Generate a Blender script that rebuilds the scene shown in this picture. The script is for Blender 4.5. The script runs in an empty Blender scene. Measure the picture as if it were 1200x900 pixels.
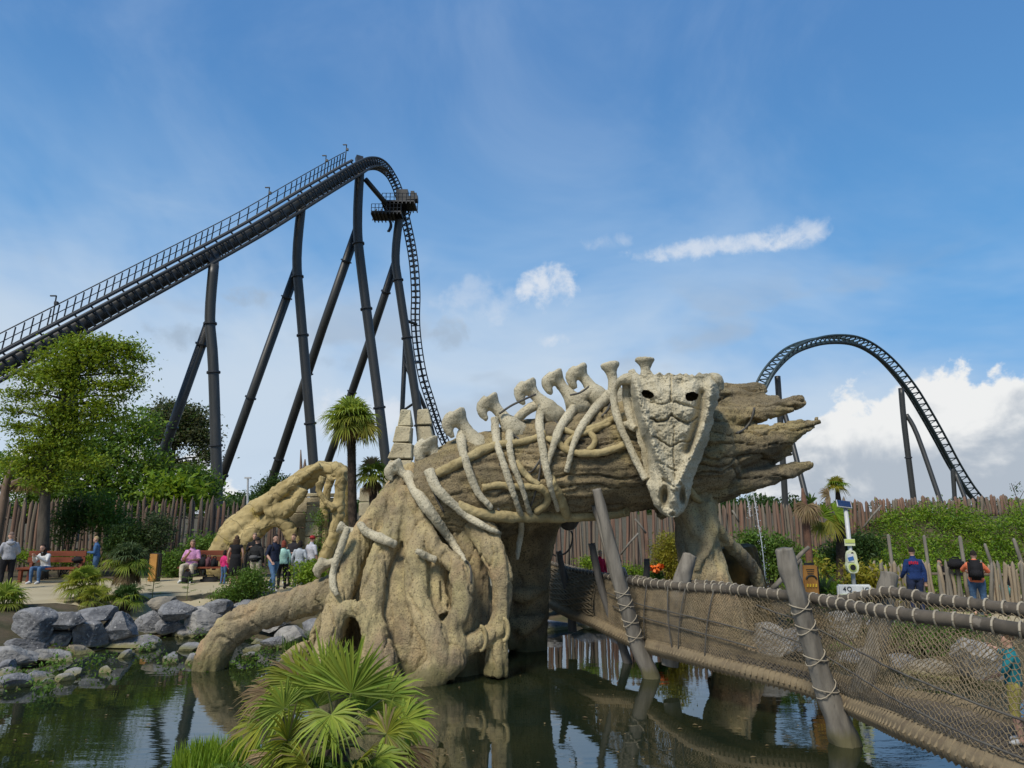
import bpy, bmesh, math, random
import numpy as np
from mathutils import Vector, Matrix, noise
from mathutils.bvhtree import BVHTree
R = math.radians
rng = random.Random(7)
nrg = np.random.default_rng(11)
SC = bpy.context.scene
COL = SC.collection
# ------------------------------------------------------------ camera
EYE = Vector((0, 0, 2.86)); TILT = R(10.97); FPX = 800.0
cam = bpy.data.cameras.new('camera'); cam.sensor_width = 36; cam.lens = 24.0
cam.clip_end = 20000; cam.clip_start = 0.05
camo = bpy.data.objects.new('camera', cam); COL.objects.link(camo)
camo.location = EYE; camo.rotation_euler = (R(90) + TILT, 0, 0)
SC.camera = camo
# ------------------------------------------------------------ sky, sun, exposure
SUN_EL, SUN_AZ = R(50), R(213)          # azimuth clockwise from +Y (north)
sd = Vector((math.sin(SUN_AZ) * math.cos(SUN_EL), math.cos(SUN_AZ) * math.cos(SUN_EL), math.sin(SUN_EL)))
sl = bpy.data.lights.new('sun', 'SUN'); sl.energy = 4.0; sl.angle = R(16); sl.color = (1.0, .93, .82)
so = bpy.data.objects.new('sun', sl); COL.objects.link(so)
so.rotation_euler = sd.to_track_quat('Z', 'Y').to_euler(); so.location = (0, 0, 60)
SC.view_settings.view_transform = 'Standard'; SC.view_settings.look = 'None'
SC.view_settings.exposure = 0.0; SC.view_settings.gamma = 1.0
W = bpy.data.worlds.new('World'); SC.world = W; W.use_nodes = True
SKY_STR = 0.10


class NT:
    """small helper to write node maths as expressions"""
    def __init__(s, nt): s.nt = nt; s.L = nt.links
    def node(s, t, **kw):
        n = s.nt.nodes.new(t)
        for k, v in kw.items(): setattr(n, k, v)
        return n
    def put(s, sock, v):
        if v is None: return
        if isinstance(v, bpy.types.NodeSocket): s.L.new(v, sock)
        elif isinstance(v, (tuple, list)) and sock.type == 'RGBA' and len(v) == 3: sock.default_value = (*v, 1)
        else: sock.default_value = v
    def m(s, op, a, b=None, c=None, clamp=False):
        n = s.node('ShaderNodeMath', operation=op, use_clamp=clamp)
        for i, v in enumerate((a, b, c)): s.put(n.inputs[i], v)
        return n.outputs[0]
    def mix(s, f, a, b, blend='MIX'):
        n = s.node('ShaderNodeMix', data_type='RGBA', blend_type=blend)
        s.put(n.inputs[0], f); s.put(n.inputs[6], a); s.put(n.inputs[7], b)
        return n.outputs[2]
    def noise(s, vec, scale, detail=4, rough=.55, dist=0.0):
        n = s.node('ShaderNodeTexNoise')
        if vec is not None: s.put(n.inputs['Vector'], vec)
        n.inputs['Scale'].default_value = scale; n.inputs['Detail'].default_value = detail
        n.inputs['Roughness'].default_value = rough; n.inputs['Distortion'].default_value = dist
        return n.outputs[0]
    def ss(s, x, a, b):
        n = s.node('ShaderNodeMapRange', interpolation_type='SMOOTHSTEP')
        s.put(n.inputs[0], x); n.inputs[1].default_value = a; n.inputs[2].default_value = b
        return n.outputs[0]
    def ramp(s, x, a, b, lo=0.0, hi=1.0):
        n = s.node('ShaderNodeMapRange')
        s.put(n.inputs[0], x)
        for i, v in enumerate((a, b, lo, hi)): n.inputs[1 + i].default_value = v
        return n.outputs[0]
    def comb(s, x, y, z):
        n = s.node('ShaderNodeCombineXYZ')
        for i, v in enumerate((x, y, z)): s.put(n.inputs[i], v)
        return n.outputs[0]


def build_world():
    nt = W.node_tree; nt.nodes.clear(); E = NT(nt)
    out = E.node('ShaderNodeOutputWorld'); bg = E.node('ShaderNodeBackground')
    nt.links.new(bg.outputs[0], out.inputs[0]); bg.inputs[1].default_value = SKY_STR
    sky = E.node('ShaderNodeTexSky', sky_type='NISHITA', sun_disc=False)
    sky.sun_elevation = SUN_EL; sky.sun_rotation = SUN_AZ
    sky.air_density = 1.0; sky.dust_density = 0.6; sky.ozone_density = 1.6; sky.altitude = 200
    k = 1.0 / SKY_STR
    tc = E.node('ShaderNodeTexCoord'); sx = E.node('ShaderNodeSeparateXYZ')
    nt.links.new(tc.outputs['Generated'], sx.inputs[0])
    x, y, z = sx.outputs
    az = E.m('MULTIPLY', E.m('ARCTAN2', x, y), 57.2958)
    el = E.m('MULTIPLY', E.m('ARCSINE', z), 57.2958)
    pv = E.comb(az, el, 0.0)
    wide = E.comb(E.m('MULTIPLY', az, .45), el, 3.0)
    blue = E.mix(E.ss(el, 40, 8), (.090 * k, .25 * k, .56 * k), (.130 * k, .40 * k, .78 * k))
    col = E.mix(0.92, sky.outputs[0], blue)
    # thin high veil: streaky, all over the sky
    veil = E.noise(E.comb(E.m('MULTIPLY', az, .5), E.m('MULTIPLY', el, .8), 9.0), .055, 6, .6, .8)
    col = E.mix(E.m('MULTIPLY', E.ss(veil, .45, .8), .24), col, (.50 * k, .62 * k, .80 * k))
    hz = E.m('MULTIPLY', E.ss(E.m('SUBTRACT', E.noise(E.comb(E.m('MULTIPLY', az, .35), E.m('MULTIPLY', el, .6), 4.0), .08, 5, .6, .6), E.m('MULTIPLY', E.m('SINE', E.m('MULTIPLY', E.m('SUBTRACT', az, 15), .0262)), .12)), .42, .72), E.ss(el, 34, 12))
    col = E.mix(E.m('MULTIPLY', hz, .55), col, (.52 * k, .66 * k, .83 * k))
    # pale layer low over the horizon, with grey patches in it
    n1 = E.noise(wide, .09, 5, .55, .5)
    low = E.ss(E.m('SUBTRACT', E.m('ADD', el, E.m('MULTIPLY', E.m('SUBTRACT', n1, .5), -26.0)), E.m('MULTIPLY', E.m('SINE', E.m('MULTIPLY', E.m('SUBTRACT', az, 25), .0262)), -4.5)), 20.0, 4.0)
    col = E.mix(E.m('MULTIPLY', low, .88), col, (.60 * k, .70 * k, .81 * k))
    g = E.noise(E.comb(E.m('MULTIPLY', az, .7), E.m('MULTIPLY', el, 1.5), 5.0), .11, 4, .5, .3)
    gm = E.m('MULTIPLY', E.m('MULTIPLY', E.ss(g, .53, .66), E.ss(el, 3, 9)), E.ss(el, 21, 14))
    col = E.mix(E.m('MULTIPLY', gm, .55), col, (.40 * k, .48 * k, .585 * k))
    # cumulus bank low on the horizon: stretches of it round the compass
    base = E.noise(E.comb(E.m('MULTIPLY', az, .03), 0.0, 2.0), 1.0, 1, .5)
    def gauss(v, c, w): return E.m('EXPONENT', E.m('MULTIPLY', E.m('POWER', E.m('ABSOLUTE', E.m('SUBTRACT', v, c)), 2.0), -1.0 / (w * w)))
    bank = E.m('ADD', E.m('MULTIPLY', E.ss(az, 16, 28), 9.5), E.m('MULTIPLY', E.m('SUBTRACT', base, .5), 6.0))
    bank = E.m('ADD', bank, E.m('MULTIPLY', E.ss(az, -16, -30), 4.0))
    puff = E.noise(pv, .17, 7, .56, .25)
    puff2 = E.noise(pv, .42, 6, .6, .2)
    edge = E.m('ADD', E.m('MULTIPLY', E.m('SUBTRACT', puff, .5), 11.0), E.m('MULTIPLY', E.m('SUBTRACT', puff2, .5), 4.5))
    hgt = E.m('SUBTRACT', E.m('ADD', bank, edge), el)
    cm = E.ss(hgt, -.35, .75)
    # loose puffs and streaks
    def spot(ca, ce, wa, we, thr):
        e2 = E.m('ADD', E.m('POWER', E.m('DIVIDE', E.m('SUBTRACT', az, ca), wa), 2.0), E.m('POWER', E.m('DIVIDE', E.m('SUBTRACT', el, ce), we), 2.0))
        return E.ss(E.m('ADD', E.m('SUBTRACT', 1.0, e2), E.m('MULTIPLY', E.m('SUBTRACT', puff2, .5), 3.2)), thr, thr + 1.05)
    spots = [(3.2, 19.0, 3.0, 2.2, .1, .85), (3.6, 14.6, 1.6, .9, .2, .7), (17.6, 21.3, 8.5, 1.0, .1, .7), (24.0, 21.6, 3.2, 1.4, .1, .55), (8.5, 22.6, 4.0, 1.0, .5, .3), (-3.0, 18.0, 4.5, 2.6, .2, .3), (-12, 8.0, 7, 2.5, .2, .7), (-34, 9, 6, 3, .2, .6), (-44, 18, 4, 3, .2, .4), (60, 22, 9, 2, .1, .6), (-95, 20, 8, 3, .1, .6), (140, 24, 10, 3, .1, .6), (-150, 18, 9, 3, .1, .6)]
    for a, e, wa, we, th, st in spots:
        col = E.mix(E.m('MULTIPLY', spot(a, e, wa, we, th), st), col, (.76 * k, .80 * k, .86 * k))
    for a, e, wa, we, th, st in [(-26.5, 13.4, 4.0, 1.5, .3, .7), (-22, 17.0, 2.6, 1.1, .3, .7), (-5.2, 15.0, 2.4, 2.0, .3, .6), (-14, 12.5, 4, 1, .5, .4), (70, 14, 5, 1.5, .3, .6), (-80, 14, 5, 1.5, .3, .6), (170, 15, 6, 1.5, .3, .6)]:
        col = E.mix(E.m('MULTIPLY', spot(a, e, wa, we, th), st), col, (.36 * k, .45 * k, .56 * k))
    body = E.noise(E.comb(az, E.m('MULTIPLY', el, 1.3), 1.5), .15, 5, .55, .4)
    shade = E.m('MULTIPLY', E.ss(E.m('ADD', E.m('MULTIPLY', hgt, .10), E.m('MULTIPLY', E.m('SUBTRACT', body, .5), 2.4)), -.02, .62), 1.0)
    ccol = E.mix(shade, (.86 * k, .87 * k, .87 * k), (.44 * k, .50 * k, .575 * k))
    col = E.mix(cm, col, ccol)
    # below the horizon: dull ground tone
    col = E.mix(E.ss(el, 0.0, -3.0), col, (.10 * k, .11 * k, .09 * k))
    nt.links.new(col, bg.inputs[0])
build_world()


# ------------------------------------------------------------ geometry helpers
def ray(px, py):
    u = (px - 600) / FPX; v = (450 - py) / FPX
    c, s = math.cos(TILT), math.sin(TILT)
    return Vector((u, c - v * s, s + v * c))
def P(px, py, d):                      # point seen at photo pixel, at forward distance d
    r = ray(px, py); return EYE + r * (d / r.y)
def G(px, py, z=0.0):                  # same, where the line of sight meets height z
    r = ray(px, py); return EYE + r * ((z - EYE.z) / r.z)
def pm(d): return d / FPX              # metres per photo pixel at distance d

def worg(o):
    w = Vector((0, 0, 0))
    while o is not None: w += o.location; o = o.parent
    return w
def tag(o, label=None, cat=None, group=None, kind=None):
    if label: o['label'] = label
    if cat: o['category'] = cat
    if group: o['group'] = group
    if kind: o['kind'] = kind
    return o
def thing(name, label, cat, loc=(0, 0, 0), group=None):
    o = bpy.data.objects.new(name, None); COL.objects.link(o)
    o.empty_display_size = .2; o.location = loc
    return tag(o, label, cat, group)
def link_mesh(name, me, mats, parent=None, smooth=False):
    if not isinstance(mats, (list, tuple)): mats = [mats]
    if len(me.materials) == 0:
        for m in mats: me.materials.append(m)
    if smooth: me.polygons.foreach_set('use_smooth', [True] * len(me.polygons))
    o = bpy.data.objects.new(name, me); COL.objects.link(o)
    if parent is not None: o.parent = parent
    return o

class MB:
    def __init__(s): s.v = []; s.f = []; s.m = []
    def add(s, vs, fs, mi=0):
        b = len(s.v); s.v.extend([tuple(v) for v in vs])
        s.f.extend([tuple(i + b for i in f) for f in fs]); s.m.extend([mi] * len(fs)); return s
    def tube(s, pts, r, n=8, mi=0, cap=True, flat=1.0, up=None):
        pts = [Vector(p) for p in pts]; k = len(pts)
        rs = [r] * k if not isinstance(r, (list, tuple)) else list(r)
        T = []
        for i in range(k):
            t = pts[min(i + 1, k - 1)] - pts[max(i - 1, 0)]
            T.append(t.normalized() if t.length > 1e-9 else Vector((0, 0, 1)))
        a = Vector(up) if up else (Vector((0, 0, 1)) if abs(T[0].z) < .9 else Vector((0, 1, 0)))
        N = (a - T[0] * a.dot(T[0])).normalized()
        vs = []
        for i in range(k):
            N = (N - T[i] * N.dot(T[i]))
            N = N.normalized() if N.length > 1e-6 else T[i].orthogonal().normalized()
            B = T[i].cross(N)
            for j in range(n):
                an = 2 * math.pi * j / n
                vs.append(pts[i] + N * (math.cos(an) * rs[i] * flat) + B * (math.sin(an) * rs[i]))
        fs = []
        for i in range(k - 1):
            for j in range(n):
                j2 = (j + 1) % n
                fs.append((i * n + j, i * n + j2, (i + 1) * n + j2, (i + 1) * n + j))
        if cap:
            fs.append(tuple(range(n - 1, -1, -1))); fs.append(tuple(range((k - 1) * n, k * n)))
        return s.add(vs, fs, mi)
    def loft(s, rings, n=14, mi=0):     # horizontal-ish rings (centre, rx, ry)
        vs = []
        for c, rx, ry in rings:
            for j in range(n):
                a = 2 * math.pi * j / n
                vs.append((c[0] + rx * math.cos(a), c[1] + ry * math.sin(a), c[2]))
        k = len(rings); fs = []
        for i in range(k - 1):
            for j in range(n):
                j2 = (j + 1) % n
                fs.append((i * n + j, i * n + j2, (i + 1) * n + j2, (i + 1) * n + j))
        fs.append(tuple(range(n - 1, -1, -1))); fs.append(tuple(range((k - 1) * n, k * n)))
        return s.add(vs, fs, mi)
    def box(s, c, size, mi=0, rot=None):
        hx, hy, hz = size[0] / 2, size[1] / 2, size[2] / 2
        vs = [Vector((a * hx, b * hy, e * hz)) for e in (-1, 1) for b in (-1, 1) for a in (-1, 1)]
        if rot is not None: vs = [rot @ v for v in vs]
        vs = [v + Vector(c) for v in vs]
        return s.add(vs, [(0, 2, 3, 1), (4, 5, 7, 6), (0, 1, 5, 4), (2, 6, 7, 3), (0, 4, 6, 2), (1, 3, 7, 5)], mi)
    def beam(s, a, b, w, h, mi=0, up=(0, 0, 1)):
        a = Vector(a); b = Vector(b); t = (b - a); L = t.length; t.normalize()
        u = Vector(up); u = (u - t * u.dot(t)); u = u.normalized() if u.length > 1e-5 else t.orthogonal().normalized()
        x = t.cross(u)
        M = Matrix((x, t, u)).transposed()
        return s.box((a + b) / 2, (w, L, h), mi, M)
    def ball(s, c, rad, nu=12, nv=8, mi=0, rot=None):
        if not isinstance(rad, (tuple, list)): rad = (rad,) * 3
        vs = [Vector((0, 0, -rad[2]))]
        for i in range(1, nv):
            t = math.pi * i / nv - math.pi / 2
            for j in range(nu):
                a = 2 * math.pi * j / nu
                vs.append(Vector((rad[0] * math.cos(t) * math.cos(a), rad[1] * math.cos(t) * math.sin(a), rad[2] * math.sin(t))))
        vs.append(Vector((0, 0, rad[2])))
        if rot is not None: vs = [rot @ v for v in vs]
        vs = [v + Vector(c) for v in vs]
        fs = [(0, 1 + (j + 1) % nu, 1 + j) for j in range(nu)]
        for i in range(nv - 2):
            for j in range(nu):
                j2 = (j + 1) % nu; a = 1 + i * nu; b = a + nu
                fs.append((a + j, a + j2, b + j2, b + j))
        last = len(vs) - 1; a = 1 + (nv - 2) * nu
        fs += [(a + j, a + (j + 1) % nu, last) for j in range(nu)]
        return s.add(vs, fs, mi)
    def mesh(s, name, org=(0, 0, 0)):
        me = bpy.data.meshes.new(name); ox, oy, oz = org
        me.from_pydata([(x - ox, y - oy, z - oz) for x, y, z in s.v], [], s.f)
        return me
    def build(s, name, mats, parent=None, smooth=False, loc=None):
        org = worg(parent) if parent is not None else Vector((0, 0, 0))
        if loc is not None: org = org + (Vector(loc) - org)
        me = s.mesh(name, org)
        mats = mats if isinstance(mats, (list, tuple)) else [mats]
        for m in mats: me.materials.append(m)
        if any(s.m): me.polygons.foreach_set('material_index', s.m)
        o = link_mesh(name, me, mats, parent, smooth)
        if loc is not None: o.location = Vector(loc) - (worg(parent) if parent is not None else Vector((0, 0, 0)))
        return o

def spline(pts, n=6):
    """Catmull-Rom through tuples of any length"""
    A = [np.array(p, float) for p in pts]; out = []
    for i in range(len(A) - 1):
        p0 = A[max(i - 1, 0)]; p1 = A[i]; p2 = A[i + 1]; p3 = A[min(i + 2, len(A) - 1)]
        for k in range(n):
            t = k / n
            out.append(.5 * ((2 * p1) + (-p0 + p2) * t + (2 * p0 - 5 * p1 + 4 * p2 - p3) * t * t + (-p0 + 3 * p1 - 3 * p2 + p3) * t ** 3))
    out.append(A[-1]); return out

def fuse(mb, voxel, smooth_it=3, fn=None):
    """voxel-fuse the shapes of a builder into one skin and let fn(co, no) displace it; returns (verts, faces)"""
    me = mb.mesh('temp'); o = bpy.data.objects.new('temp', me); COL.objects.link(o)
    md = o.modifiers.new('r', 'REMESH'); md.mode = 'VOXEL'; md.voxel_size = voxel
    if smooth_it:
        sm = o.modifiers.new('s', 'SMOOTH'); sm.iterations = smooth_it; sm.factor = .5
    dg = bpy.context.evaluated_depsgraph_get(); dg.update()
    ev = o.evaluated_get(dg); m2 = bpy.data.meshes.new_from_object(ev)
    bpy.data.objects.remove(o); bpy.data.meshes.remove(me)
    vs = [v.co.copy() for v in m2.vertices]
    if fn:
        ns = [v.normal.copy() for v in m2.vertices]
        vs = [c + n * fn(c, n) for c, n in zip(vs, ns)]
    fs = [tuple(p.vertices) for p in m2.polygons]
    bpy.data.meshes.remove(m2)
    return vs, fs
def fused(name, mb, voxel, mat, parent, smooth_it=3, fn=None):
    vs, fs = fuse(mb, voxel, smooth_it, fn)
    b = MB(); b.v = [tuple(v) for v in vs]; b.f = fs; b.m = [0] * len(fs)
    return b.build(name, mat, parent, True)

def pxtube(mb, pts, d, n=10, sub=5, flat=1.0):
    """tube through photo pixels (x, y, radius px[, distance])"""
    q = [(p[0], p[1], p[2], p[3] if len(p) > 3 else d) for p in pts]
    q = spline(q, sub)
    mb.tube([P(a[0], a[1], a[3]) for a in q], [max(a[2], .3) * pm(a[3]) for a in q], n, flat=flat)

# ------------------------------------------------------------ materials
MATS = {}
def mat(name, c1, c2=None, scale=4.0, rough=.8, bump=.3, bscale=None, bdist=.02, metal=0.0, detail=6, spots=None, stretch=None, island=0.0, spec=.3, world=False, trans=0.0, moss=None, cracks=None, tint=None):
    if name in MATS: return MATS[name]
    m = bpy.data.materials.new(name); m.use_nodes = True
    E = NT(m.node_tree); b = m.node_tree.nodes['Principled BSDF']
    b.inputs['Roughness'].default_value = rough; b.inputs['Metallic'].default_value = metal
    b.inputs['Specular IOR Level'].default_value = spec
    tc = E.node('ShaderNodeTexCoord')
    vec = tc.outputs['Object']
    if world: vec = E.node('ShaderNodeNewGeometry').outputs['Position']
    if stretch:
        mp = E.node('ShaderNodeMapping'); mp.inputs['Scale'].default_value = stretch
        m.node_tree.links.new(vec, mp.inputs[0]); vec = mp.outputs[0]
    c2 = c2 or tuple(x * .7 for x in c1)
    f = E.ss(E.noise(vec, scale, detail, .62), .35, .68)
    col = E.mix(f, c1, c2)
    if tint:
        for tc_, ts_, tf_ in tint: col = E.mix(E.m('MULTIPLY', E.ss(E.noise(vec, ts_, 4, .6, .5), .45, .66), tf_), col, tc_)
    if spots:
        f2 = E.ss(E.noise(vec, spots[1], 3, .6), spots[2], spots[2] + .08)
        col = E.mix(E.m('MULTIPLY', f2, spots[3] if len(spots) > 3 else .9), col, spots[0])
    if cracks:
        vo = E.node('ShaderNodeTexVoronoi', feature='DISTANCE_TO_EDGE'); vo.inputs['Scale'].default_value = cracks[0]
        wv = E.node('ShaderNodeVectorMath', operation='ADD')
        nn = E.node('ShaderNodeTexNoise'); nn.inputs['Scale'].default_value = cracks[0] * 1.7
        E.put(nn.inputs[0], vec); E.put(wv.inputs[0], vec)
        sc = E.node('ShaderNodeVectorMath', operation='SCALE'); E.put(sc.inputs[0], nn.outputs[1]); sc.inputs[3].default_value = .6 / cracks[0]
        E.put(wv.inputs[1], sc.outputs[0]); E.put(vo.inputs[0], wv.outputs[0])
        ck = E.ss(vo.outputs[0], cracks[1], 0.0)
        col = E.mix(E.m('MULTIPLY', ck, cracks[2]), col, tuple(x * .3 for x in c2))
    if island:
        ri = E.node('ShaderNodeNewGeometry').outputs['Random Per Island']
        oi = E.node('ShaderNodeObjectInfo').outputs['Random']
        h = E.node('ShaderNodeHueSaturation')
        E.put(h.inputs['Value'], E.ramp(ri, 0, 1, 1 - island, 1 + island)); E.put(h.inputs['Color'], col)
        E.put(h.inputs['Hue'], E.ramp(E.m('FRACT', E.m('MULTIPLY', E.m('ADD', ri, oi), 7.3)), 0, 1, .5 - island * .05, .5 + island * .05))
        col = h.outputs[0]
    if moss:
        z = E.node('ShaderNodeSeparateXYZ'); E.put(z.inputs[0], E.node('ShaderNodeNewGeometry').outputs['Position'])
        zz = E.m('ADD', z.outputs[2], E.m('MULTIPLY', E.m('SUBTRACT', E.noise(vec, 5, 4), .5), moss[2]))
        col = E.mix(E.m('MULTIPLY', E.ss(zz, moss[1], moss[1] * .35), .85), col, moss[0])
    E.put(b.inputs['Base Color'], col)
    if bump:
        bn = E.node('ShaderNodeBump'); bn.inputs['Strength'].default_value = bump; bn.inputs['Distance'].default_value = bdist
        h = E.noise(vec, bscale or scale * 3, 8, .65)
        if cracks: h = E.m('SUBTRACT', h, E.m('MULTIPLY', ck, .8))
        E.put(bn.inputs['Height'], h); E.put(b.inputs['Normal'], bn.outputs[0])
    if trans:
        tr = E.node('ShaderNodeBsdfTranslucent'); mx = E.node('ShaderNodeMixShader'); mx.inputs[0].default_value = trans
        E.put(tr.inputs[0], E.mix(.5, col, (c1[0] * 1.5, c1[1] * 1.3, c1[2] * .6)))
        out = m.node_tree.nodes['Material Output']
        E.put(mx.inputs[1], b.outputs[0]); E.put(mx.inputs[2], tr.outputs[0]); E.put(out.inputs[0], mx.outputs[0])
    MATS[name] = m; return m
def leafmat(name, c1, c2, island=.3): return mat(name, c1, c2, 1.2, .55, 0, island=island, spec=.25, trans=.40)
def plain(name, c, rough=.6, **k): return mat(name, c, tuple(x * .82 for x in c), 6, rough, .12, **k)

def leafcloud(name, m, parent, blobs, n, leaf, aspect=.5, up=.4, shell=2.2, kind=None, seed=1, droop=0.0, clump=0):
    """n small leaves spread through ellipsoids (centre, (rx, ry, rz)); clump>0 gathers them into tufts"""
    g = np.random.default_rng(seed)
    vol = np.array([max(b[1][0] * b[1][1] * b[1][2], 1e-6) ** .75 for b in blobs]); vol /= vol.sum()
    cs = np.array([list(b[0]) for b in blobs]); rs = np.array([list(b[1]) for b in blobs])
    def inside(k):
        i = g.choice(len(blobs), k, p=vol)
        d = g.normal(size=(k, 3)); d /= np.linalg.norm(d, axis=1)[:, None]
        return cs[i] + d * rs[i] * (g.random(k) ** (1 / shell))[:, None], d
    if clump:
        k = max(1, n // clump); cc, dd = inside(k)
        j = np.repeat(np.arange(k), clump); n = len(j)
        sz = (rs.mean(axis=1).mean() * .0 + leaf * 2.6) * (.5 + g.random(k))[j][:, None]
        pos = cc[j] + g.normal(size=(n, 3)) * sz * np.array([1, 1, .55]) * .6; d = dd[j] + g.normal(size=(n, 3)) * .5
    else: pos, d = inside(n)
    a = g.normal(size=(n, 3)) + d * .7 + np.array([0, 0, -droop]); a /= np.linalg.norm(a, axis=1)[:, None]
    nn = g.normal(size=(n, 3)) + np.array([0, 0, up * 3]); nn -= a * (nn * a).sum(1)[:, None]; nn /= np.linalg.norm(nn, axis=1)[:, None] + 1e-9
    s = np.cross(a, nn); L = (leaf * (.6 + .8 * g.random(n)))[:, None]
    V = np.stack([pos - a * L * .5, pos + s * L * aspect * .5 + nn * L * .08, pos + a * L * .5, pos - s * L * aspect * .5 + nn * L * .08], 1).reshape(-1, 3)
    org = np.array(worg(parent)) if parent is not None else np.zeros(3)
    V = V - org
    me = bpy.data.meshes.new(name); me.vertices.add(4 * n); me.vertices.foreach_set('co', V.astype(np.float32).ravel())
    me.loops.add(4 * n); me.loops.foreach_set('vertex_index', np.arange(4 * n, dtype=np.int32))
    me.polygons.add(n); me.polygons.foreach_set('loop_start', np.arange(0, 4 * n, 4, dtype=np.int32))
    me.update(calc_edges=True); me.materials.append(m)
    o = link_mesh(name, me, m, parent)
    if kind: o['kind'] = kind
    return o
# ------------------------------------------------------------ ground, pond, path
SHORE = [(-330, 838), (-120, 812), (0, 792), (60, 784), (100, 770), (150, 763), (190, 750), (240, 749), (300, 752), (345, 764), (385, 764), (450, 750), (560, 738), (615, 728), (640, 733), (700, 742), (745, 744), (800, 752), (835, 775), (870, 796), (905, 782), (960, 776), (1000, 788), (1060, 796), (1130, 802), (1215, 822)]
POND = [Vector((G(*q).x, G(*q).y)) for q in SHORE] + [Vector((x, y)) for x, y in [(9.4, 8.0), (8.5, 5.5), (6.4, 4.0), (2.2, 3.6), (.3, 5.0), (-.2, 7.0), (-1.6, 7.9), (-3.3, 7.5), (-4.6, 5.6), (-9, 4.5), (-30, 3)]]
def pond_dist(x, y):
    p = Vector((x, y)); best = 1e9; ins = False; n = len(POND)
    for i in range(n):
        a = POND[i]; b = POND[(i + 1) % n]; ab = b - a
        t = max(0, min(1, (p - a).dot(ab) / ab.length_squared)); best = min(best, (a + ab * t - p).length)
        if (a.y > y) != (b.y > y) and x < (b.x - a.x) * (y - a.y) / (b.y - a.y) + a.x: ins = not ins
    return -best if ins else best
def sstep(a, b, x):
    t = max(0, min(1, (x - a) / (b - a))); return t * t * (3 - 2 * t)
def height(x, y):
    if -40 < x < 30 and 0 < y < 40: d = pond_dist(x, y)
    else: d = 20
    top = .8 + (.42 - .8) * sstep(-1, 6, x)
    if d < 0: return max(-1.0, -.05 + d * .6)
    if y < 9.5 and x < 3: top = .66
    h = -.12 + (top + .12) * sstep(0, .8 if (y < 9.5 and x < 3) else 2.8, d)
    h += 2.45 * sstep(9.5, 17.5, x) * sstep(36, 30, -y + 60) * sstep(22, 27, y) * (1 if y < 40 else max(0, 1 - (y - 40) / 20))
    far = math.hypot(x, y)
    if y > 60 and far > 110: h += 6 * sstep(110, 330, far) * (.6 + .4 * math.sin(x * .011 + 1.2))
    if y < 9 and d > 0: h += -.1
    return h
M_SOIL = mat('soil', (.10, .075, .045), (.05, .05, .022), 1.6, .95, .6, 9, .05, world=True)
M_SAND = mat('sand', (.40, .34, .215), (.33, .275, .17), .9, .95, .25, 60, .012, world=True, spots=((.24, .2, .13), 14, .66, .4))
def axis(lo, hi, step, far):
    a = list(np.arange(lo, hi + 1e-6, step)); s = step; l = lo; h = hi; L = []; H = []
    while l > -far: s *= 1.35; l -= s; L.append(l)
    s = step
    while h < far: s *= 1.35; h += s; H.append(h)
    return L[::-1] + a + H
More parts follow.
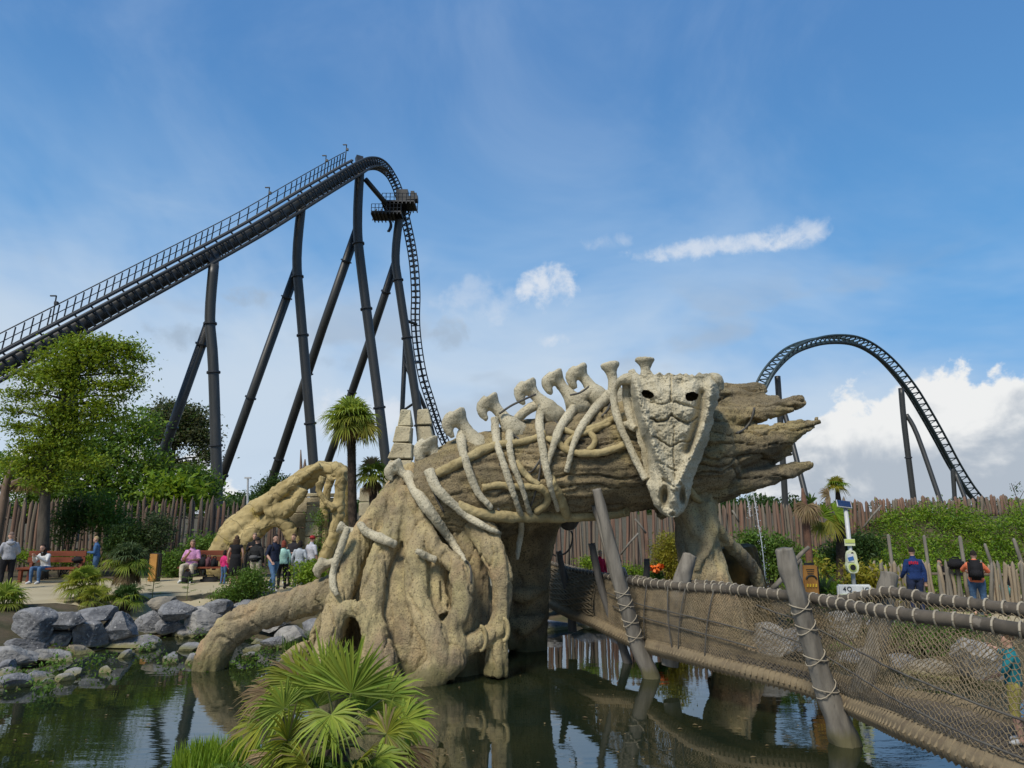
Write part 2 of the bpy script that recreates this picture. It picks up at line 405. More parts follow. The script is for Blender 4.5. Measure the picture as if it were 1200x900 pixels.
def build_ground():
    xs = axis(-26, 26, .4, 3000); ys = axis(2, 34, .4, 3000)
    mb = MB(); nx = len(xs)
    vs = [(x, y, height(x, y)) for y in ys for x in xs]
    fs = [(j * nx + i, j * nx + i + 1, (j + 1) * nx + i + 1, (j + 1) * nx + i) for j in range(len(ys) - 1) for i in range(nx - 1)]
    mb.add(vs, fs); tag(mb.build('ground', M_SOIL, None, True), kind='structure')
    # pond water
    m = bpy.data.materials.new('pond_water'); m.use_nodes = True; E = NT(m.node_tree); b = m.node_tree.nodes['Principled BSDF']
    geo = E.node('ShaderNodeNewGeometry').outputs['Position']
    b.inputs['Roughness'].default_value = .015; b.inputs['IOR'].default_value = 2.5
    E.put(b.inputs['Base Color'], E.mix(E.ss(E.noise(geo, .5, 3), .4, .65), (.010, .016, .008), (.018, .022, .009)))
    mp = E.node('ShaderNodeMapping'); mp.inputs['Scale'].default_value = (.75, 2.6, 1); E.put(mp.inputs[0], geo)
    calm = E.ss(E.noise(geo, .33, 2), .42, .62)
    hgt = E.m('ADD', E.m('MULTIPLY', E.noise(mp.outputs[0], 3.2, 3, .5), E.ramp(calm, 0, 1, .05, .5)), E.m('MULTIPLY', E.noise(mp.outputs[0], .7, 2), .8))
    bn = E.node('ShaderNodeBump'); bn.inputs['Strength'].default_value = .13; bn.inputs['Distance'].default_value = .03
    E.put(bn.inputs['Height'], hgt); E.put(b.inputs['Normal'], bn.outputs[0])
    mb = MB(); mb.add([(p.x, p.y, 0) for p in POND], [tuple(range(len(POND)))[::-1]])
    bm = bmesh.new(); vv = []
    # grow the sheet a little under the banks
    c = Vector((0, 11))
    for p in POND: vv.append(bm.verts.new((c.x + (p.x - c.x) * 1.06, c.y + (p.y - c.y) * 1.08, 0)))
    f = bm.faces.new(vv); bm.normal_update()
    if f.normal.z < 0: f.normal_flip()
    bmesh.ops.triangulate(bm, faces=[f]); me = bpy.data.meshes.new('pond_water'); bm.to_mesh(me); bm.free()
    tag(link_mesh('pond_water', me, m), kind='structure')
    # sandy paths
    def sheet(name, poly, lift):
        bm = bmesh.new(); f = bm.faces.new([bm.verts.new((x, y, 0)) for x, y in poly])
        bmesh.ops.triangulate(bm, faces=[f])
        bmesh.ops.subdivide_edges(bm, edges=bm.edges[:], cuts=9, use_grid_fill=True)
        for v in bm.verts: v.co.z = height(v.co.x, v.co.y) + lift
        bm.normal_update()
        for f in bm.faces:
            if f.normal.z < 0: f.normal_flip()
        me = bpy.data.meshes.new(name); bm.to_mesh(me); bm.free(); tag(link_mesh(name, me, M_SAND, None, True), kind='structure')
    sheet('sand_path', [(-30, 14.2), (-13.0, 16.4), (-9.6, 17.6), (-7.2, 18.9), (-4.2, 19.2), (-1.5, 20.6), (0, 23), (-2, 25.2), (-9, 25.0), (-16, 22.6), (-30, 22)], .012)
    sheet('sand_yard', [(8.4, 17.2), (11, 16.4), (30, 16), (30, 22.4), (20, 23.2), (9.0, 21.4)], .012)
build_ground()

# ------------------------------------------------------------ boulders
M_ROCK = mat('rock_grey', (.24, .24, .24), (.085, .086, .09), 3.2, .9, .9, 18, .05, spots=((.42, .41, .385), 15, .60, .75), moss=((.15, .14, .05), .13, .1))
M_ROCKL = mat('rock_pale', (.32, .305, .275), (.15, .146, .14), 3.0, .85, .7, 14, .05, spots=((.07, .07, .075), 5, .60, .8), moss=((.17, .155, .055), .13, .1))
M_ROCKW = mat('rock_warm', (.27, .235, .175), (.13, .12, .10), 3.0, .85, .7, 14, .05, moss=((.15, .14, .05), .13, .1))
def ico(sub):
    bm = bmesh.new(); bmesh.ops.create_icosphere(bm, subdivisions=sub, radius=1)
    v = [x.co.copy() for x in bm.verts]; f = [tuple(y.index for y in x.verts) for x in bm.faces]; bm.free(); return v, f
ICO4 = ico(5)
def boulder(c, size, label, m=None, seed=0, group='boulders lining the pond', rot=0.0):
    r = random.Random(seed * 31 + 5); vs = [v.copy() for v in ICO4[0]]
    pl = []
    for k in range(9):
        n = Vector((r.gauss(0, 1), r.gauss(0, 1), r.gauss(0, .8))).normalized(); pl.append((n, r.uniform(.40, .72)))
    off = Vector((r.random() * 50, r.random() * 50, r.random() * 50)); out = []
    cr, sr = math.cos(rot), math.sin(rot)
    for v in vs:
        q = v.copy()
        for n, cc in pl:
            dd = q.dot(n)
            if dd > cc: q -= n * (dd - cc)
        nz = noise.fractal(q * 2.2 + off, 1.0, 2.0, 5) * .05 + noise.ridged_multi_fractal(q * 5 + off, 1.0, 2.0, 4, 1.0, 2.0) * .022
        q = q + v * nz
        q = Vector((q.x * size[0], q.y * size[1], q.z * size[2]))
        out.append(Vector((q.x * cr - q.y * sr, q.x * sr + q.y * cr, q.z)) * 1.14)
    me = bpy.data.meshes.new('boulder'); me.from_pydata(out, [], ICO4[1])
    o = link_mesh('boulder', me, m or M_ROCK, None, False); o.location = c
    return tag(o, label, 'boulder', group)
# px centre, px half width, half height, bottom px (fixes distance at water or ground level), ground z, label, material
BL = [
 (8, 738, 24, 13, 752, .25, 'grey boulder at the far left edge beside the yellow-green palm', 0),
 (40, 735, 26, 19, 754, .3, 'large dark boulder with a brown patch, left of the pale flat slabs', 0),
 (76, 729, 24, 14, 743, .45, 'dark rounded boulder below the yellow-green palm clump', 0),
 (112, 722, 24, 12, 735, .5, 'long grey boulder under the sand between the two palm clumps', 0),
 (62, 750, 27, 15, 764, .1, 'mid grey boulder with a smooth sloping face, in front of the dark one', 1),
 (106, 745, 22, 14, 758, .15, 'dark jagged boulder speckled white in the middle of the bank', 0),
 (138, 736, 23, 15, 750, .25, 'light grey block tilted like a roof below the shaggy palm', 0),
 (180, 731, 30, 22, 749, .0, 'biggest boulder of the left bank, pale top and black lower face', 0),
 (148, 755, 32, 10, 762, .0, 'flat pale slab at the waterline with a yellow-green foot', 1),
 (12, 774, 30, 14, 790, .0, 'flat pale slab at the left edge of the water', 1),
 (58, 770, 26, 12, 781, .0, 'pale slab with a mossy foot right of the one at the left water edge', 1),
 (22, 756, 26, 11, 770, .15, 'grey rough slab just above the two pale slabs at the left edge', 0),
 (128, 748, 12, 8, 757, .1, 'small grey stone wedged between the jagged dark boulder and the roof-like block', 0),
 (168, 762, 12, 6, 765, .0, 'tiny wet stone at the waterline under the flat pale slab', 0),
 (92, 738, 12, 8, 747, .3, 'small dark stone between the rounded boulder and the sloping one', 0),
 (200, 734, 14, 9, 745, .1, 'small dark stone between the biggest boulder and the rounded pale one', 0),
 (94, 764, 20, 9, 770, .0, 'low mossy stone at the waterline between two slabs', 2),
 (216, 716, 24, 11, 728, .45, 'grey boulder half under the sand edge behind the white-topped one', 0),
 (238, 729, 26, 15, 744, .1, 'rounded pale boulder with a dark spot beside the big root', 1),
 (216, 744, 20, 8, 749, .0, 'small pale slab at the waterline below the rounded boulder', 1),
 (255, 713, 18, 9, 724, .5, 'small grey boulder below the trailing green plant', 0),
 (284, 718, 24, 12, 732, .3, 'grey boulder just behind the big root', 0),
 (318, 728, 22, 12, 745, .1, 'pale stone seen over the middle of the big root', 1),
 (345, 748, 22, 12, 762, .0, 'grey stone in the gap under the big root', 1),
 (322, 755, 16, 8, 764, .0, 'small dark stone low in the gap under the big root', 0),
 (372, 742, 20, 14, 758, .0, 'dark stone deep under the root arch', 0),
 (195, 708, 18, 8, 717, .6, 'sandy coloured stone at the edge of the path', 2),
 # far bank under the bridge
 (646, 704, 14, 9, 714, .35, 'white-speckled stone right of the rear pillar', 1),
 (630, 712, 14, 7, 720, .2, 'grey stone tucked beside the rear pillar foot', 0),
 (668, 716, 22, 9, 726, .05, 'dark stone under the far end of the rope bridge', 0),
 (700, 729, 26, 10, 740, .0, 'long wet slab under the rope bridge', 1),
 (735, 735, 18, 9, 744, .0, 'dark stone between the two leaning poles', 0),
 (650, 733, 28, 8, 741, .0, 'low flat wet slab left under the bridge', 0),
 # right bank, seen through the net
 (900, 752, 28, 18, 778, .0, 'pale boulder behind the net left of the leaning pole', 1),
 (945, 745, 26, 16, 768, .15, 'grey boulder behind the net next to the leaning pole', 0),
 (985, 728, 28, 16, 750, .3, 'pale grey boulder behind the net below the number board', 1),
 (1000, 772, 26, 14, 786, .0, 'dark slab at the water behind the net', 0),
 (1045, 735, 24, 14, 754, .3, 'grey boulder behind the net below the square post', 0),
 (1148, 772, 36, 28, 800, .1, 'round light grey boulder behind the net near the boy', 1),
 (1100, 788, 40, 12, 798, .0, 'long pale slab behind the net at the water', 2),
 (1060, 782, 26, 12, 794, .0, 'low dark stone behind the net at the water', 0),
 (868, 790, 16, 7, 796, .0, 'small stone at the foot of the sculpture\'s front leg', 2)]
for i, (px, py, hw, hh, bot, gz, lab, k) in enumerate(BL):
    g = G(px, bot, gz - .06); d = g.y + hw * .4 * pm(g.y); c = P(px, py, d)
    s = pm(d)
    boulder(c, (hw * s, max(hw * .75, hh) * s, hh * s * 1.0), lab, (M_ROCK, M_ROCKL, M_ROCKW)[k], i)

def fillers():
    r = random.Random(12); seen = set(); n = 0; cand = [(b[0], b[1], b[6]) for b in BL if b[0] < 400]
    short = {}
    for x, y, l in cand: short[(x, y)] = ' '.join(l.split(' below ')[0].split(',')[0].split(' beside ')[0].split(' behind ')[0].split(' in front')[0].split(' wedged')[0].split(' between')[0].split(' right of')[0].split(' just above')[0].split(' with ')[0].split()[:7])
    for k in range(160):
        if n >= 30: break
        t = r.random(); px = -20 + 410 * t; base = np.interp(px, [-20, 60, 100, 190, 300, 390], [788, 776, 766, 751, 750, 760]); bot = base - (r.random() ** .8) * 38 - 8
        g = G(px, bot, 0); hgt = max(0, height(g.x, g.y)); g = G(px, bot, hgt - .03); s = r.uniform(.08, .22)
        x, y, l = min(cand, key=lambda c: (c[0] - px) ** 2 + 2 * (c[1] - bot) ** 2); dx, dy = px - x, (bot - y) * 1.5
        rel = ('left of' if dx < 0 else 'right of') if abs(dx) > abs(dy) else ('above' if dy < 0 else 'below'); mi = r.choice((0, 0, 1)); lab = 'small %s filler stone just %s the %s' % (('grey', 'pale')[mi], rel, short[(x, y)])
        if lab in seen: continue
        seen.add(lab); n += 1
        boulder(Vector((g.x, g.y, max(-.02, height(g.x, g.y)) + s * .25)), (s * 1.3, s, s * .8), lab, (M_ROCK, M_ROCKL)[mi], 200 + k, 'small stones between the boulders', r.random() * 3)
fillers()
# ------------------------------------------------------------ roller coasters
M_STEEL = mat('coaster_steel', (.033, .034, .031), (.024, .025, .023), .6, .45, .05, 6, .01, spec=.5, stretch=(1, 1, .12), spots=((.06, .055, .046), 2.2, .58, .5))
M_STEELD = mat('coaster_dark', (.03, .032, .034), (.02, .022, .024), 1, .5, 0, spec=.5)
M_TREAD = mat('tread_steel', (.20, .20, .185), (.13, .13, .12), 2, .55, 0, spec=.4)
M_TEAL = mat('coaster_teal', (.035, .06, .062), (.025, .04, .045), 1, .45, 0, spec=.5)

def frames(pts, side_hint):
    T = []; S = []; N = []
    for i in range(len(pts)):
        t = (pts[min(i + 1, len(pts) - 1)] - pts[max(i - 1, 0)]).normalized()
        s = Vector(side_hint); s = (s - t * s.dot(t)).normalized()
        T.append(t); S.append(s); N.append(s.cross(t))
    return T, S, N
def column(parent, pts, r, name='column', flanges=()):
    r *= .82; mb = MB(); mb.tube(pts, r, 16); o = mb.build(name, M_STEEL, parent, True)
    for a in flanges:
        # collar rings where the pipe lengths are bolted together
        L = [0]
        for i in range(len(pts) - 1): L.append(L[-1] + (pts[i + 1] - pts[i]).length)
        s = a * L[-1]
        for i in range(len(pts) - 1):
            if L[i] <= s <= L[i + 1]:
                t = (pts[i + 1] - pts[i]).normalized(); p = pts[i] + t * (s - L[i]); break
        f = MB(); f.tube([p - t * .09, p + t * .09], r * 1.28, 16); f.build('flange', M_STEELD, o)
    return o
def ground_foot(px, py, d): 
    p = P(px, py, d); return p

def lift_hill():
    A = Vector((-42, 55, 15.1)); D = Vector((25.5, 29, 35.0))
    root = thing('roller_coaster', 'tall dark grey lift hill coaster with stairs and railing rising to a crest and drop', 'roller coaster', (A.x, A.y, 0))
    line = [A + D * t for t in np.linspace(-.25, .45, 90)]
    # crest and drop: (px, py, distance)
    top = [(304, 265, 71.0), (353, 235, 74.7), (380, 218.5, 77.2), (400, 206.5, 79.2), (416, 197, 81.0), (430, 190.5, 82.7), (443, 191, 84.5), (454, 199, 86.2), (463, 213, 87.5), (470, 232, 88.4), (476, 257, 89), (482, 285, 89.3), (486, 312, 89.6), (488, 345, 90), (487.5, 375, 90.6), (490, 405, 91.6), (496, 440, 93), (505, 470, 95), (515, 500, 98), (528, 530, 102), (548, 565, 108)]
    crest = [P(*q) for q in top]
    pts = line[:-1] + [Vector(v) for v in spline([tuple(line[-1])] + [tuple(c) for c in crest], 9)]
    plan = Vector((25.5, 29, 0)).normalized(); side = Vector((plan.y, -plan.x, 0))      # towards the camera's right
    T, S, N = frames(pts, side)
    nl = 90 + 55
    def off(i, a, b): return pts[i] + S[i] * a + N[i] * b
    upn = 1 if N[10].z > 0 else -1
    def fade(i): return 1.0 if i < 134 else max(.5, 1 - (i - 134) * .016)
    mb = MB(); mb.tube([off(i, 0, -.1 * upn) for i in range(nl + 10)], [.62 * (1 if i < 139 else max(.3, 1 - (i - 139) * .05)) for i in range(nl + 10)], 10)
    mb.build('spine', M_STEEL, root, True)
    for a, b in ((.95, .45), (.95, -.95)):
        mb = MB(); mb.tube([off(i, a * fade(i), b * upn * fade(i)) for i in range(len(pts))], [.17 * fade(i) for i in range(len(pts))], 7); mb.build('rail', M_STEEL, root, True)
    for a, b in ((-.95, .45), (-.95, -.95)):
        mb = MB(); mb.tube([off(i, a * fade(i), b * upn * fade(i)) for i in range(len(pts))], [.17 * fade(i) for i in range(len(pts))], 7); mb.build('rail', M_STEELD, root, True)
    mb = MB()
    for i in range(2, len(pts) - 1, 2):
        w = fade(i)
        mb.beam(off(i, -.95 * w, -.95 * upn * w), off(i, .95 * w, -.95 * upn * w), .16, .16)
        mb.beam(off(i, -.95 * w, .45 * upn * w), off(i, .95 * w, .45 * upn * w), .14, .14)
        for sg in (-1, 1): mb.beam(off(i, .95 * sg * w, -.95 * upn * w), off(i, .95 * sg * w, .45 * upn * w), .13, .13)
    tag(mb.build('cross_tie', M_STEELD, root), kind='stuff')
    # stairway beyond the track, with stringers, treads, railing
    st = 1.05; nend = 90 + 50
    mb = MB()
    for i in range(0, nend):
        q = pts[i]
        if i + 1 < len(pts):
            for k in range(3):
                p = pts[i].lerp(pts[i + 1], k / 3)
                c = p + S[i] * (-1.85) + N[i] * upn * st
                mb.box(c, (1.5, .30, .07), 0, Matrix((side, plan, Vector((0, 0, 1)))).transposed())
    tag(mb.build('stair_tread', M_TREAD, root), kind='stuff')
    for a in (-1.05, -2.6):
        mb = MB(); mb.tube([off(i, a, st * upn - .1) for i in range(nend)], .12, 6); mb.build('stringer', M_STEELD, root)
    mb = MB()
    for i in range(2, nend, 4): mb.beam(off(i, -.95, .3 * upn), off(i, -1.2, st * upn), .16, .16)
    tag(mb.build('stair_bracket', M_STEELD, root), kind='stuff')
    hr = 1.75
    for a in (-2.6,):
        for h in (hr, hr * .5):
            mb = MB(); mb.tube([off(i, a, st * upn) + Vector((0, 0, h)) for i in range(nend)], .045 if h < hr else .06, 5); mb.build('handrail', M_STEELD, root)
        for i in range(1, nend, 2):
            p = off(i, a, st * upn); mb = MB(); mb.beam(p, p + Vector((0, 0, hr)) + plan * .15, .10, .10)
            mb.build('railing_post', M_STEELD, root)
    # camera masts on the stairs
    for px in (60, 312, 380, 424):
        best = min(range(nend), key=lambda i: abs(proj(off(i, -2.5, st * upn))[0] - px))
        p = off(best, -2.5, st * upn); o = MB()
        o.tube([p, p + Vector((.1, 0, 2.7))], .06, 6); mm = o.build('mast', M_STEELD, root)
        o = MB(); o.box(p + Vector((-.1, -.1, 2.7)), (.55, .15, .1)); o.build('camera_arm', M_STEELD, mm); o = MB(); o.box(p + Vector((.25, -.1, 2.0)), (.28, .25, .3)); o.build('camera_head', M_STEELD, mm)
    # A frame supports: (column points px, leg points px, distance column, foot offset distance)
    sup = [([(88, 400), (84, 440), (86, 590), (88, 650)], [(84, 446), (52, 540), (28, 610)], 59.0, 66, .6),
           ([(250.5, 311), (246, 372), (250, 430), (255, 590), (256.5, 640)], [(246, 376), (170, 590), (158, 628)], 66.6, 74, .62),
           ([(353, 243), (348, 302), (352, 360), (367, 540), (372, 640)], [(348, 315), (258, 565), (236, 630)], 76.0, 86, .66),
           ([(422, 195), (419, 262), (424, 320), (448, 505), (462, 640)], [(419, 268), (378, 385), (313, 580), (296, 630)], 83.0, 95, .74),
           ([(469, 248), (463.5, 300), (469, 345), (492, 500), (508, 640)], [(463.5, 308), (438, 385), (371, 580), (352, 632)], 88.0, 101, .70)]
    for c, l, d, d2, r in sup:
        cp = [P(x, y, d) for x, y in c]; n = len(l)
        cp = [Vector(v) for v in spline([tuple(v) for v in cp], 4)]
        lp = [P(x, y, d + .3 + (d2 - d) * i / (n - 1)) for i, (x, y) in enumerate(l)]
        column(root, cp, r, 'column', (.22, .40, .66) if len(c) > 4 else (.5,)); column(root, lp, r * .95, 'leg', (.10, .45, .72))
        b = MB(); b.beam(cp[0] + Vector((0, 0, -.3)), cp[0] + Vector((-.3, .5, 1.6)), .9, .7); b.build('track_saddle', M_STEELD, root)
    # brace from crest column to the platform column, supports of the drop
    for q, r in (([(428, 210, 83.2), (462, 250, 87.6)], .42), ([(475, 400, 91.5), (471, 490, 92.5), (468, 600, 93)], .40), ([(474, 425, 91.7), (488, 455, 92.5), (503, 490, 94), (530, 600, 96)], .34), ([(471, 482, 92.4), (489, 470, 88.2)], .2), ([(474, 375, 88.5), (488, 380, 90.4)], .25), ([(478, 425, 88.5), (493, 424, 92)], .25)):
        column(root, [P(*a) for a in q], r, 'brace')
    # maintenance platform beneath the drop
    pc = P(461, 241, 87.5)
    mb = MB()
    for dz, dx, wx, wy in ((0, .9, 4.4, 3.0), (-1.5, -.7, 4.0, 2.8)):
        mb.box(pc + Vector((dx, 0, dz)), (wx, wy, .22))
        for k in range(9): mb.box(pc + Vector((dx - wx / 2 + k * wx / 8, 0, dz - .24)), (.12, wy, .28))
    for k in range(-3, 5): mb.beam(pc + Vector((k * .7 - .4, 1, 0)), pc + Vector((k * .7 - .9, 1, -1.7)), .14, .14)
    mb.build('platform', M_STEELD, root)
    for dx, dz, w, yy in ((.9, 0, 4.4, -1.5), (.9, 0, 4.4, 1.5), (-.7, -1.5, 4.0, -1.4), (-.7, -1.5, 4.0, 1.4)):
        mb = MB()
        if True:
            for h in (.55, 1.1): mb.tube([pc + Vector((dx - w / 2, yy, dz + h)), pc + Vector((dx + w / 2, yy, dz + h))], .04, 5)
            for k in range(9): mb.beam(pc + Vector((dx - w / 2 + k * w / 8, yy, dz)), pc + Vector((dx - w / 2 + k * w / 8, yy, dz + 1.1)), .07, .07)
        mb.build('platform_railing', M_STEELD, root)
    mb = MB(); mb.box(pc + Vector((1.2, 0, 1.2)), (1.6, 1.2, 1.9)); mb.tube([pc + Vector((1.8, -.3, .7)), pc + Vector((3.4, -.3, .8))], .55, 10); mb.box(pc + Vector((2.6, 0, 1.7)), (.5, .6, .7)); mb.box(pc + Vector((3.0, 0, 1.5)), (.35, .5, .6))
    mb.build('drive_motor', M_STEEL, root)
    mb = MB()
    for k in range(14):
        a = k / 13; p = P(455 + 5 * math.sin(a * 2.4) - 3 * a, 255 + 16 * a, 87.4); mb.box(p, (.35, .35, .12))
    mb.tube([P(455 + 5 * math.sin(a * 2.4) - 3 * a, 255 + 16 * a, 87.2) for a in np.linspace(0, 1, 10)], .07, 5)
    mb.build('hose_chain', M_STEELD, root)

def proj(p):
    c, s = math.cos(TILT), math.sin(TILT); q = p - EYE
    zc = q.y * c + q.z * s; yc = -q.y * s + q.z * c
    return 600 + FPX * q.x / zc, 450 - FPX * yc / zc

def airtime_hill():
    px = [(868, 520, 76), (880, 485, 77), (891, 458, 78), (905, 432, 79), (926, 411, 80.5), (950, 400.5, 82), (975, 396.5, 84), (1000, 399, 86), (1022, 410, 88), (1044, 429, 90), (1066, 456, 92), (1084, 485, 94), (1101, 515, 96), (1120, 550, 98.5), (1140, 580, 101), (1165, 606, 104)]
    pts = [Vector(v) for v in spline([tuple(P(*q)) for q in px], 9)]
    root = thing('roller_coaster', 'teal black airtime hill of coaster track arching over the right fence', 'roller coaster', (pts[70].x, pts[70].y, 0))
    side = Vector((-.35, -.93, 0)).normalized(); T, S, N = frames(pts, Vector((.62, -.78, 0)))
    upn = 1 if N[63].z > 0 else -1
    def off(i, a, b): return pts[i] + S[i] * a + N[i] * b * upn
    for a in (-.8, .8):
        mb = MB(); mb.tube([off(i, a, .25) for i in range(len(pts))], .15, 7); mb.build('rail', M_TEAL, root, True)
    mb = MB(); mb.tube([off(i, 0, -.5) for i in range(len(pts))], .27, 9); mb.build('spine', M_TEAL, root, True)
    mb = MB()
    for i in range(0, len(pts), 2):
        mb.beam(off(i, -.8, .25), off(i, .8, .25), .15, .15)
        for a in (-.8, .8): mb.beam(off(i, a, .25), off(i, 0, -.5), .12, .12)
    tag(mb.build('cross_tie', M_TEAL, root), kind='stuff')
    for q, r in (([(911, 441, 79.5), (913, 470, 79.5), (920, 585, 79.7), (922, 640, 80)], .42), ([(913, 470, 79.7), (921, 490, 79.5), (946, 588, 76), (956, 630, 75)], .36),
                 ([(1056, 455, 91), (1060, 500, 91), (1071, 588, 91), (1076, 640, 91)], .44), ([(1062, 486, 91), (1075, 510, 90.2), (1103, 590, 88), (1120, 640, 86.5)], .36),
                 ([(1116, 545, 98), (1119, 588, 98), (1121, 640, 98)], .36), ([(1119, 553, 98), (1133, 590, 96.5), (1150, 640, 95)], .34)):
        column(root, [Vector(v) for v in spline([tuple(P(*a)) for a in q], 4)], r, 'column', (.45,) if r > .4 else ())
lift_hill(); airtime_hill()
# ------------------------------------------------------------ sculpture: hollow fallen tree
M_LOG = mat('carved_trunk', (.35, .275, .15), (.235, .185, .105), .9, .95, 1.0, 30, .045, spots=((.07, .056, .036), 34, .53, .75), tint=(((.17, .145, .10), .5, .7), ((.36, .29, .125), .8, .55), ((.105, .088, .058), 1.7, .6)), moss=((.13, .118, .05), .42, .4))
M_ROOT = mat('carved_root', (.47, .375, .205), (.36, .28, .15), .8, .95, 1.0, 30, .04, spots=((.10, .078, .048), 36, .55, .65), tint=(((.42, .25, .14), .55, .7), ((.22, .19, .125), .7, .75), ((.47, .40, .19), 1.1, .6), ((.13, .108, .07), 1.9, .5)), moss=((.13, .118, .05), .42, .4))
M_VINE = mat('carved_vine', (.40, .325, .165), (.30, .235, .11), 2.5, .9, .7, 30, .025, spots=((.14, .11, .06), 28, .58, .6))
M_BONE = mat('carved_bone', (.555, .50, .355), (.41, .365, .25), 1.6, .9, .95, 28, .035, spots=((.11, .095, .06), 36, .555, .65))
M_ROPE = mat('dark_cable', (.10, .095, .08), (.06, .055, .05), 8, .8, .2)

DL = 14.3
def log_noise(c, n):
    # long grain running with the log, plus broad swelling; the free end is split and layered
    g = noise.fractal(Vector((c.x * .7, c.y * 7.5, c.z * 7.5)), 1, 2.1, 5)
    b = noise.fractal(c * 1.6, 1, 2, 3); f = noise.fractal(c * 9, 1, 2, 3)
    w = .35 + .65 * sstep(-1.2, 1.0, c.x); lay = abs(noise.noise(Vector((c.x * .22, c.y * 2.2, c.z * 4.2 + .5 * b))))
    return b * (.055 - .03 * sstep(1.5, 3, c.x)) + f * .018 + (g * (.060 - .03 * sstep(2.2, 4, c.x)) - (.11 * max(0, .07 - lay) / .07)) * w
def root_noise(c, n):
    b = noise.fractal(c * 1.8, 1, 2, 3); f = noise.fractal(c * 8, 1, 2, 4); g = noise.fractal(Vector((c.x * 8, c.y * 8, c.z * 1.0)), 1, 2, 4)
    cr = abs(noise.noise(Vector((c.x * 2.6, c.y * 2.6, c.z * .55)) + Vector((b * .3, 0, 0))))
    return b * .022 + f * .012 + g * .036 - .05 * max(0, .05 - cr) / .05
TREE = thing('fallen_tree_sculpture', 'huge sand coloured hollow fallen tree sculpture arching over the pond on roots', 'sculpture', tuple(G(520, 780, 0)) )
# log with its splintered free end
mb = MB()
pxtube(mb, [(500, 590, 55), (560, 572, 62), (620, 556, 60), (690, 541, 62), (750, 531, 66), (800, 528, 64), (835, 525, 58), (850, 522, 40)], DL, 28, 5)
for dd, q in ((.15, [(790, 480, 34), (840, 469, 22), (868, 464, 15), (886, 459, 11), (896, 455, 6)]), (.05, [(820, 484, 22), (865, 478, 15), (895, 473, 11), (913, 470, 8)]),
          (-.25, [(800, 505, 34), (850, 490, 16), (885, 486, 11), (915, 478, 10), (936, 471, 9), (942, 469, 6)]),
          (-.35, [(790, 530, 44), (845, 526, 30), (885, 519, 21), (915, 511, 16), (935, 503, 10), (950, 497, 6), (961, 492, 4)]), (-.1, [(820, 542, 30), (870, 537, 18), (905, 530, 13), (926, 526, 8)]),
          (-.25, [(770, 572, 36), (825, 570, 23), (870, 563, 15), (910, 555, 11), (938, 548, 7), (952, 544, 4)])):
    pxtube(mb, q, DL + dd, 14, 5)
LOGV = fuse(mb, .031, 1, log_noise)
b_ = MB(); b_.v = [tuple(v) for v in LOGV[0]]; b_.f = LOGV[1]; b_.m = [0] * len(b_.f); b_.build('log', M_LOG, TREE, True)
# root mass
mb = MB()
q = [(487, 545, 22, 14.6), (490, 575, 42, 14.5), (490, 620, 60, 14.4), (488, 680, 82, 14.2), (488, 740, 91, 14.1), (488, 812, 95, 14.05)]
q = spline(q, 4); mb.tube([P(a[0], a[1], a[3]) for a in q], [a[2] * pm(a[3]) for a in q], 30, up=(0, 1, 0), flat=.66)
ROOTS = [
 [(470, 660, 26, 14.1), (425, 680, 24, 13.95), (387, 695, 20, 13.9), (346, 707, 17, 13.9), (304, 721, 17.5, 13.9), (272, 737, 18, 13.9), (252, 762, 18, 13.9), (245, 795, 18.5, 13.9)],
 [(476, 560, 14, 14.1), (446, 600, 17, 13.9), (418, 645, 18, 13.6), (400, 695, 16, 13.3), (388, 735, 14, 13.05), (380, 775, 16, 12.9), (372, 805, 18, 12.9)],
 [(476, 575, 15, 13.95), (462, 620, 17, 13.6), (440, 670, 16, 13.25), (436, 720, 14, 13.05), (446, 765, 17, 12.85), (452, 808, 22, 12.8)],
 [(482, 590, 15, 13.8), (489, 640, 17, 13.35), (489, 685, 16, 13.1), (495, 718, 15, 12.95), (511, 745, 16, 12.8), (516, 775, 17, 12.75), (503, 796, 18, 12.7), (470, 812, 15, 12.65)],
 [(480, 575, 13, 13.9), (495, 610, 11, 13.5), (508, 638, 11, 13.25), (526, 655, 12, 13.1), (540, 670, 15, 12.95), (541, 705, 14, 12.9), (532, 738, 14, 12.9), (533, 768, 17, 12.8), (520, 790, 15, 12.75)],
 [(560, 612, 20, 13.6), (576, 645, 17, 13.3), (587, 675, 13, 13.2), (588, 708, 12, 13.2), (584, 740, 13, 13.15), (581, 792, 15, 13.1)],
 [(520, 782, 11, 12.85), (543, 760, 11, 12.9), (566, 748, 12, 13.0), (588, 737, 11, 13.1)],
 [(515, 590, 22, 14.0), (548, 635, 20, 13.8), (560, 690, 16, 13.8), (565, 740, 15, 13.8), (562, 800, 18, 13.8)],
 [(468, 600, 24, 14.2), (462, 650, 28, 14.0), (462, 700, 30, 13.85), (466, 760, 32, 13.7), (470, 810, 34, 13.6)],
 [(515, 650, 12, 13.4), (512, 690, 11, 13.25), (522, 720, 10, 13.1)],
 [(405, 760, 12, 13.3), (376, 800, 9, 13.4)], [(382, 715, 7, 13.8), (368, 748, 7, 13.8), (372, 785, 8, 13.8)],
 [(362, 758, 9, 13.6), (345, 765, 7, 13.6), (330, 775, 8, 13.6)]]
for ri, rt in enumerate(ROOTS): pxtube(mb, [(p[0], p[1], p[2] * (1 if ri == 0 else .88), p[3]) for p in rt], DL, 16, 5)
# rim round the hollow
pxtube(mb, [(383, 805, 13, 12.95), (386, 760, 11, 12.9), (393, 732, 10, 12.92), (405, 715, 10, 12.95), (419, 715, 10, 12.93), (428, 732, 9, 12.88), (432, 765, 10, 12.82), (434, 805, 12, 12.8)], 13, 12, 5)
ROOTV = fuse(mb, .029, 1, root_noise)
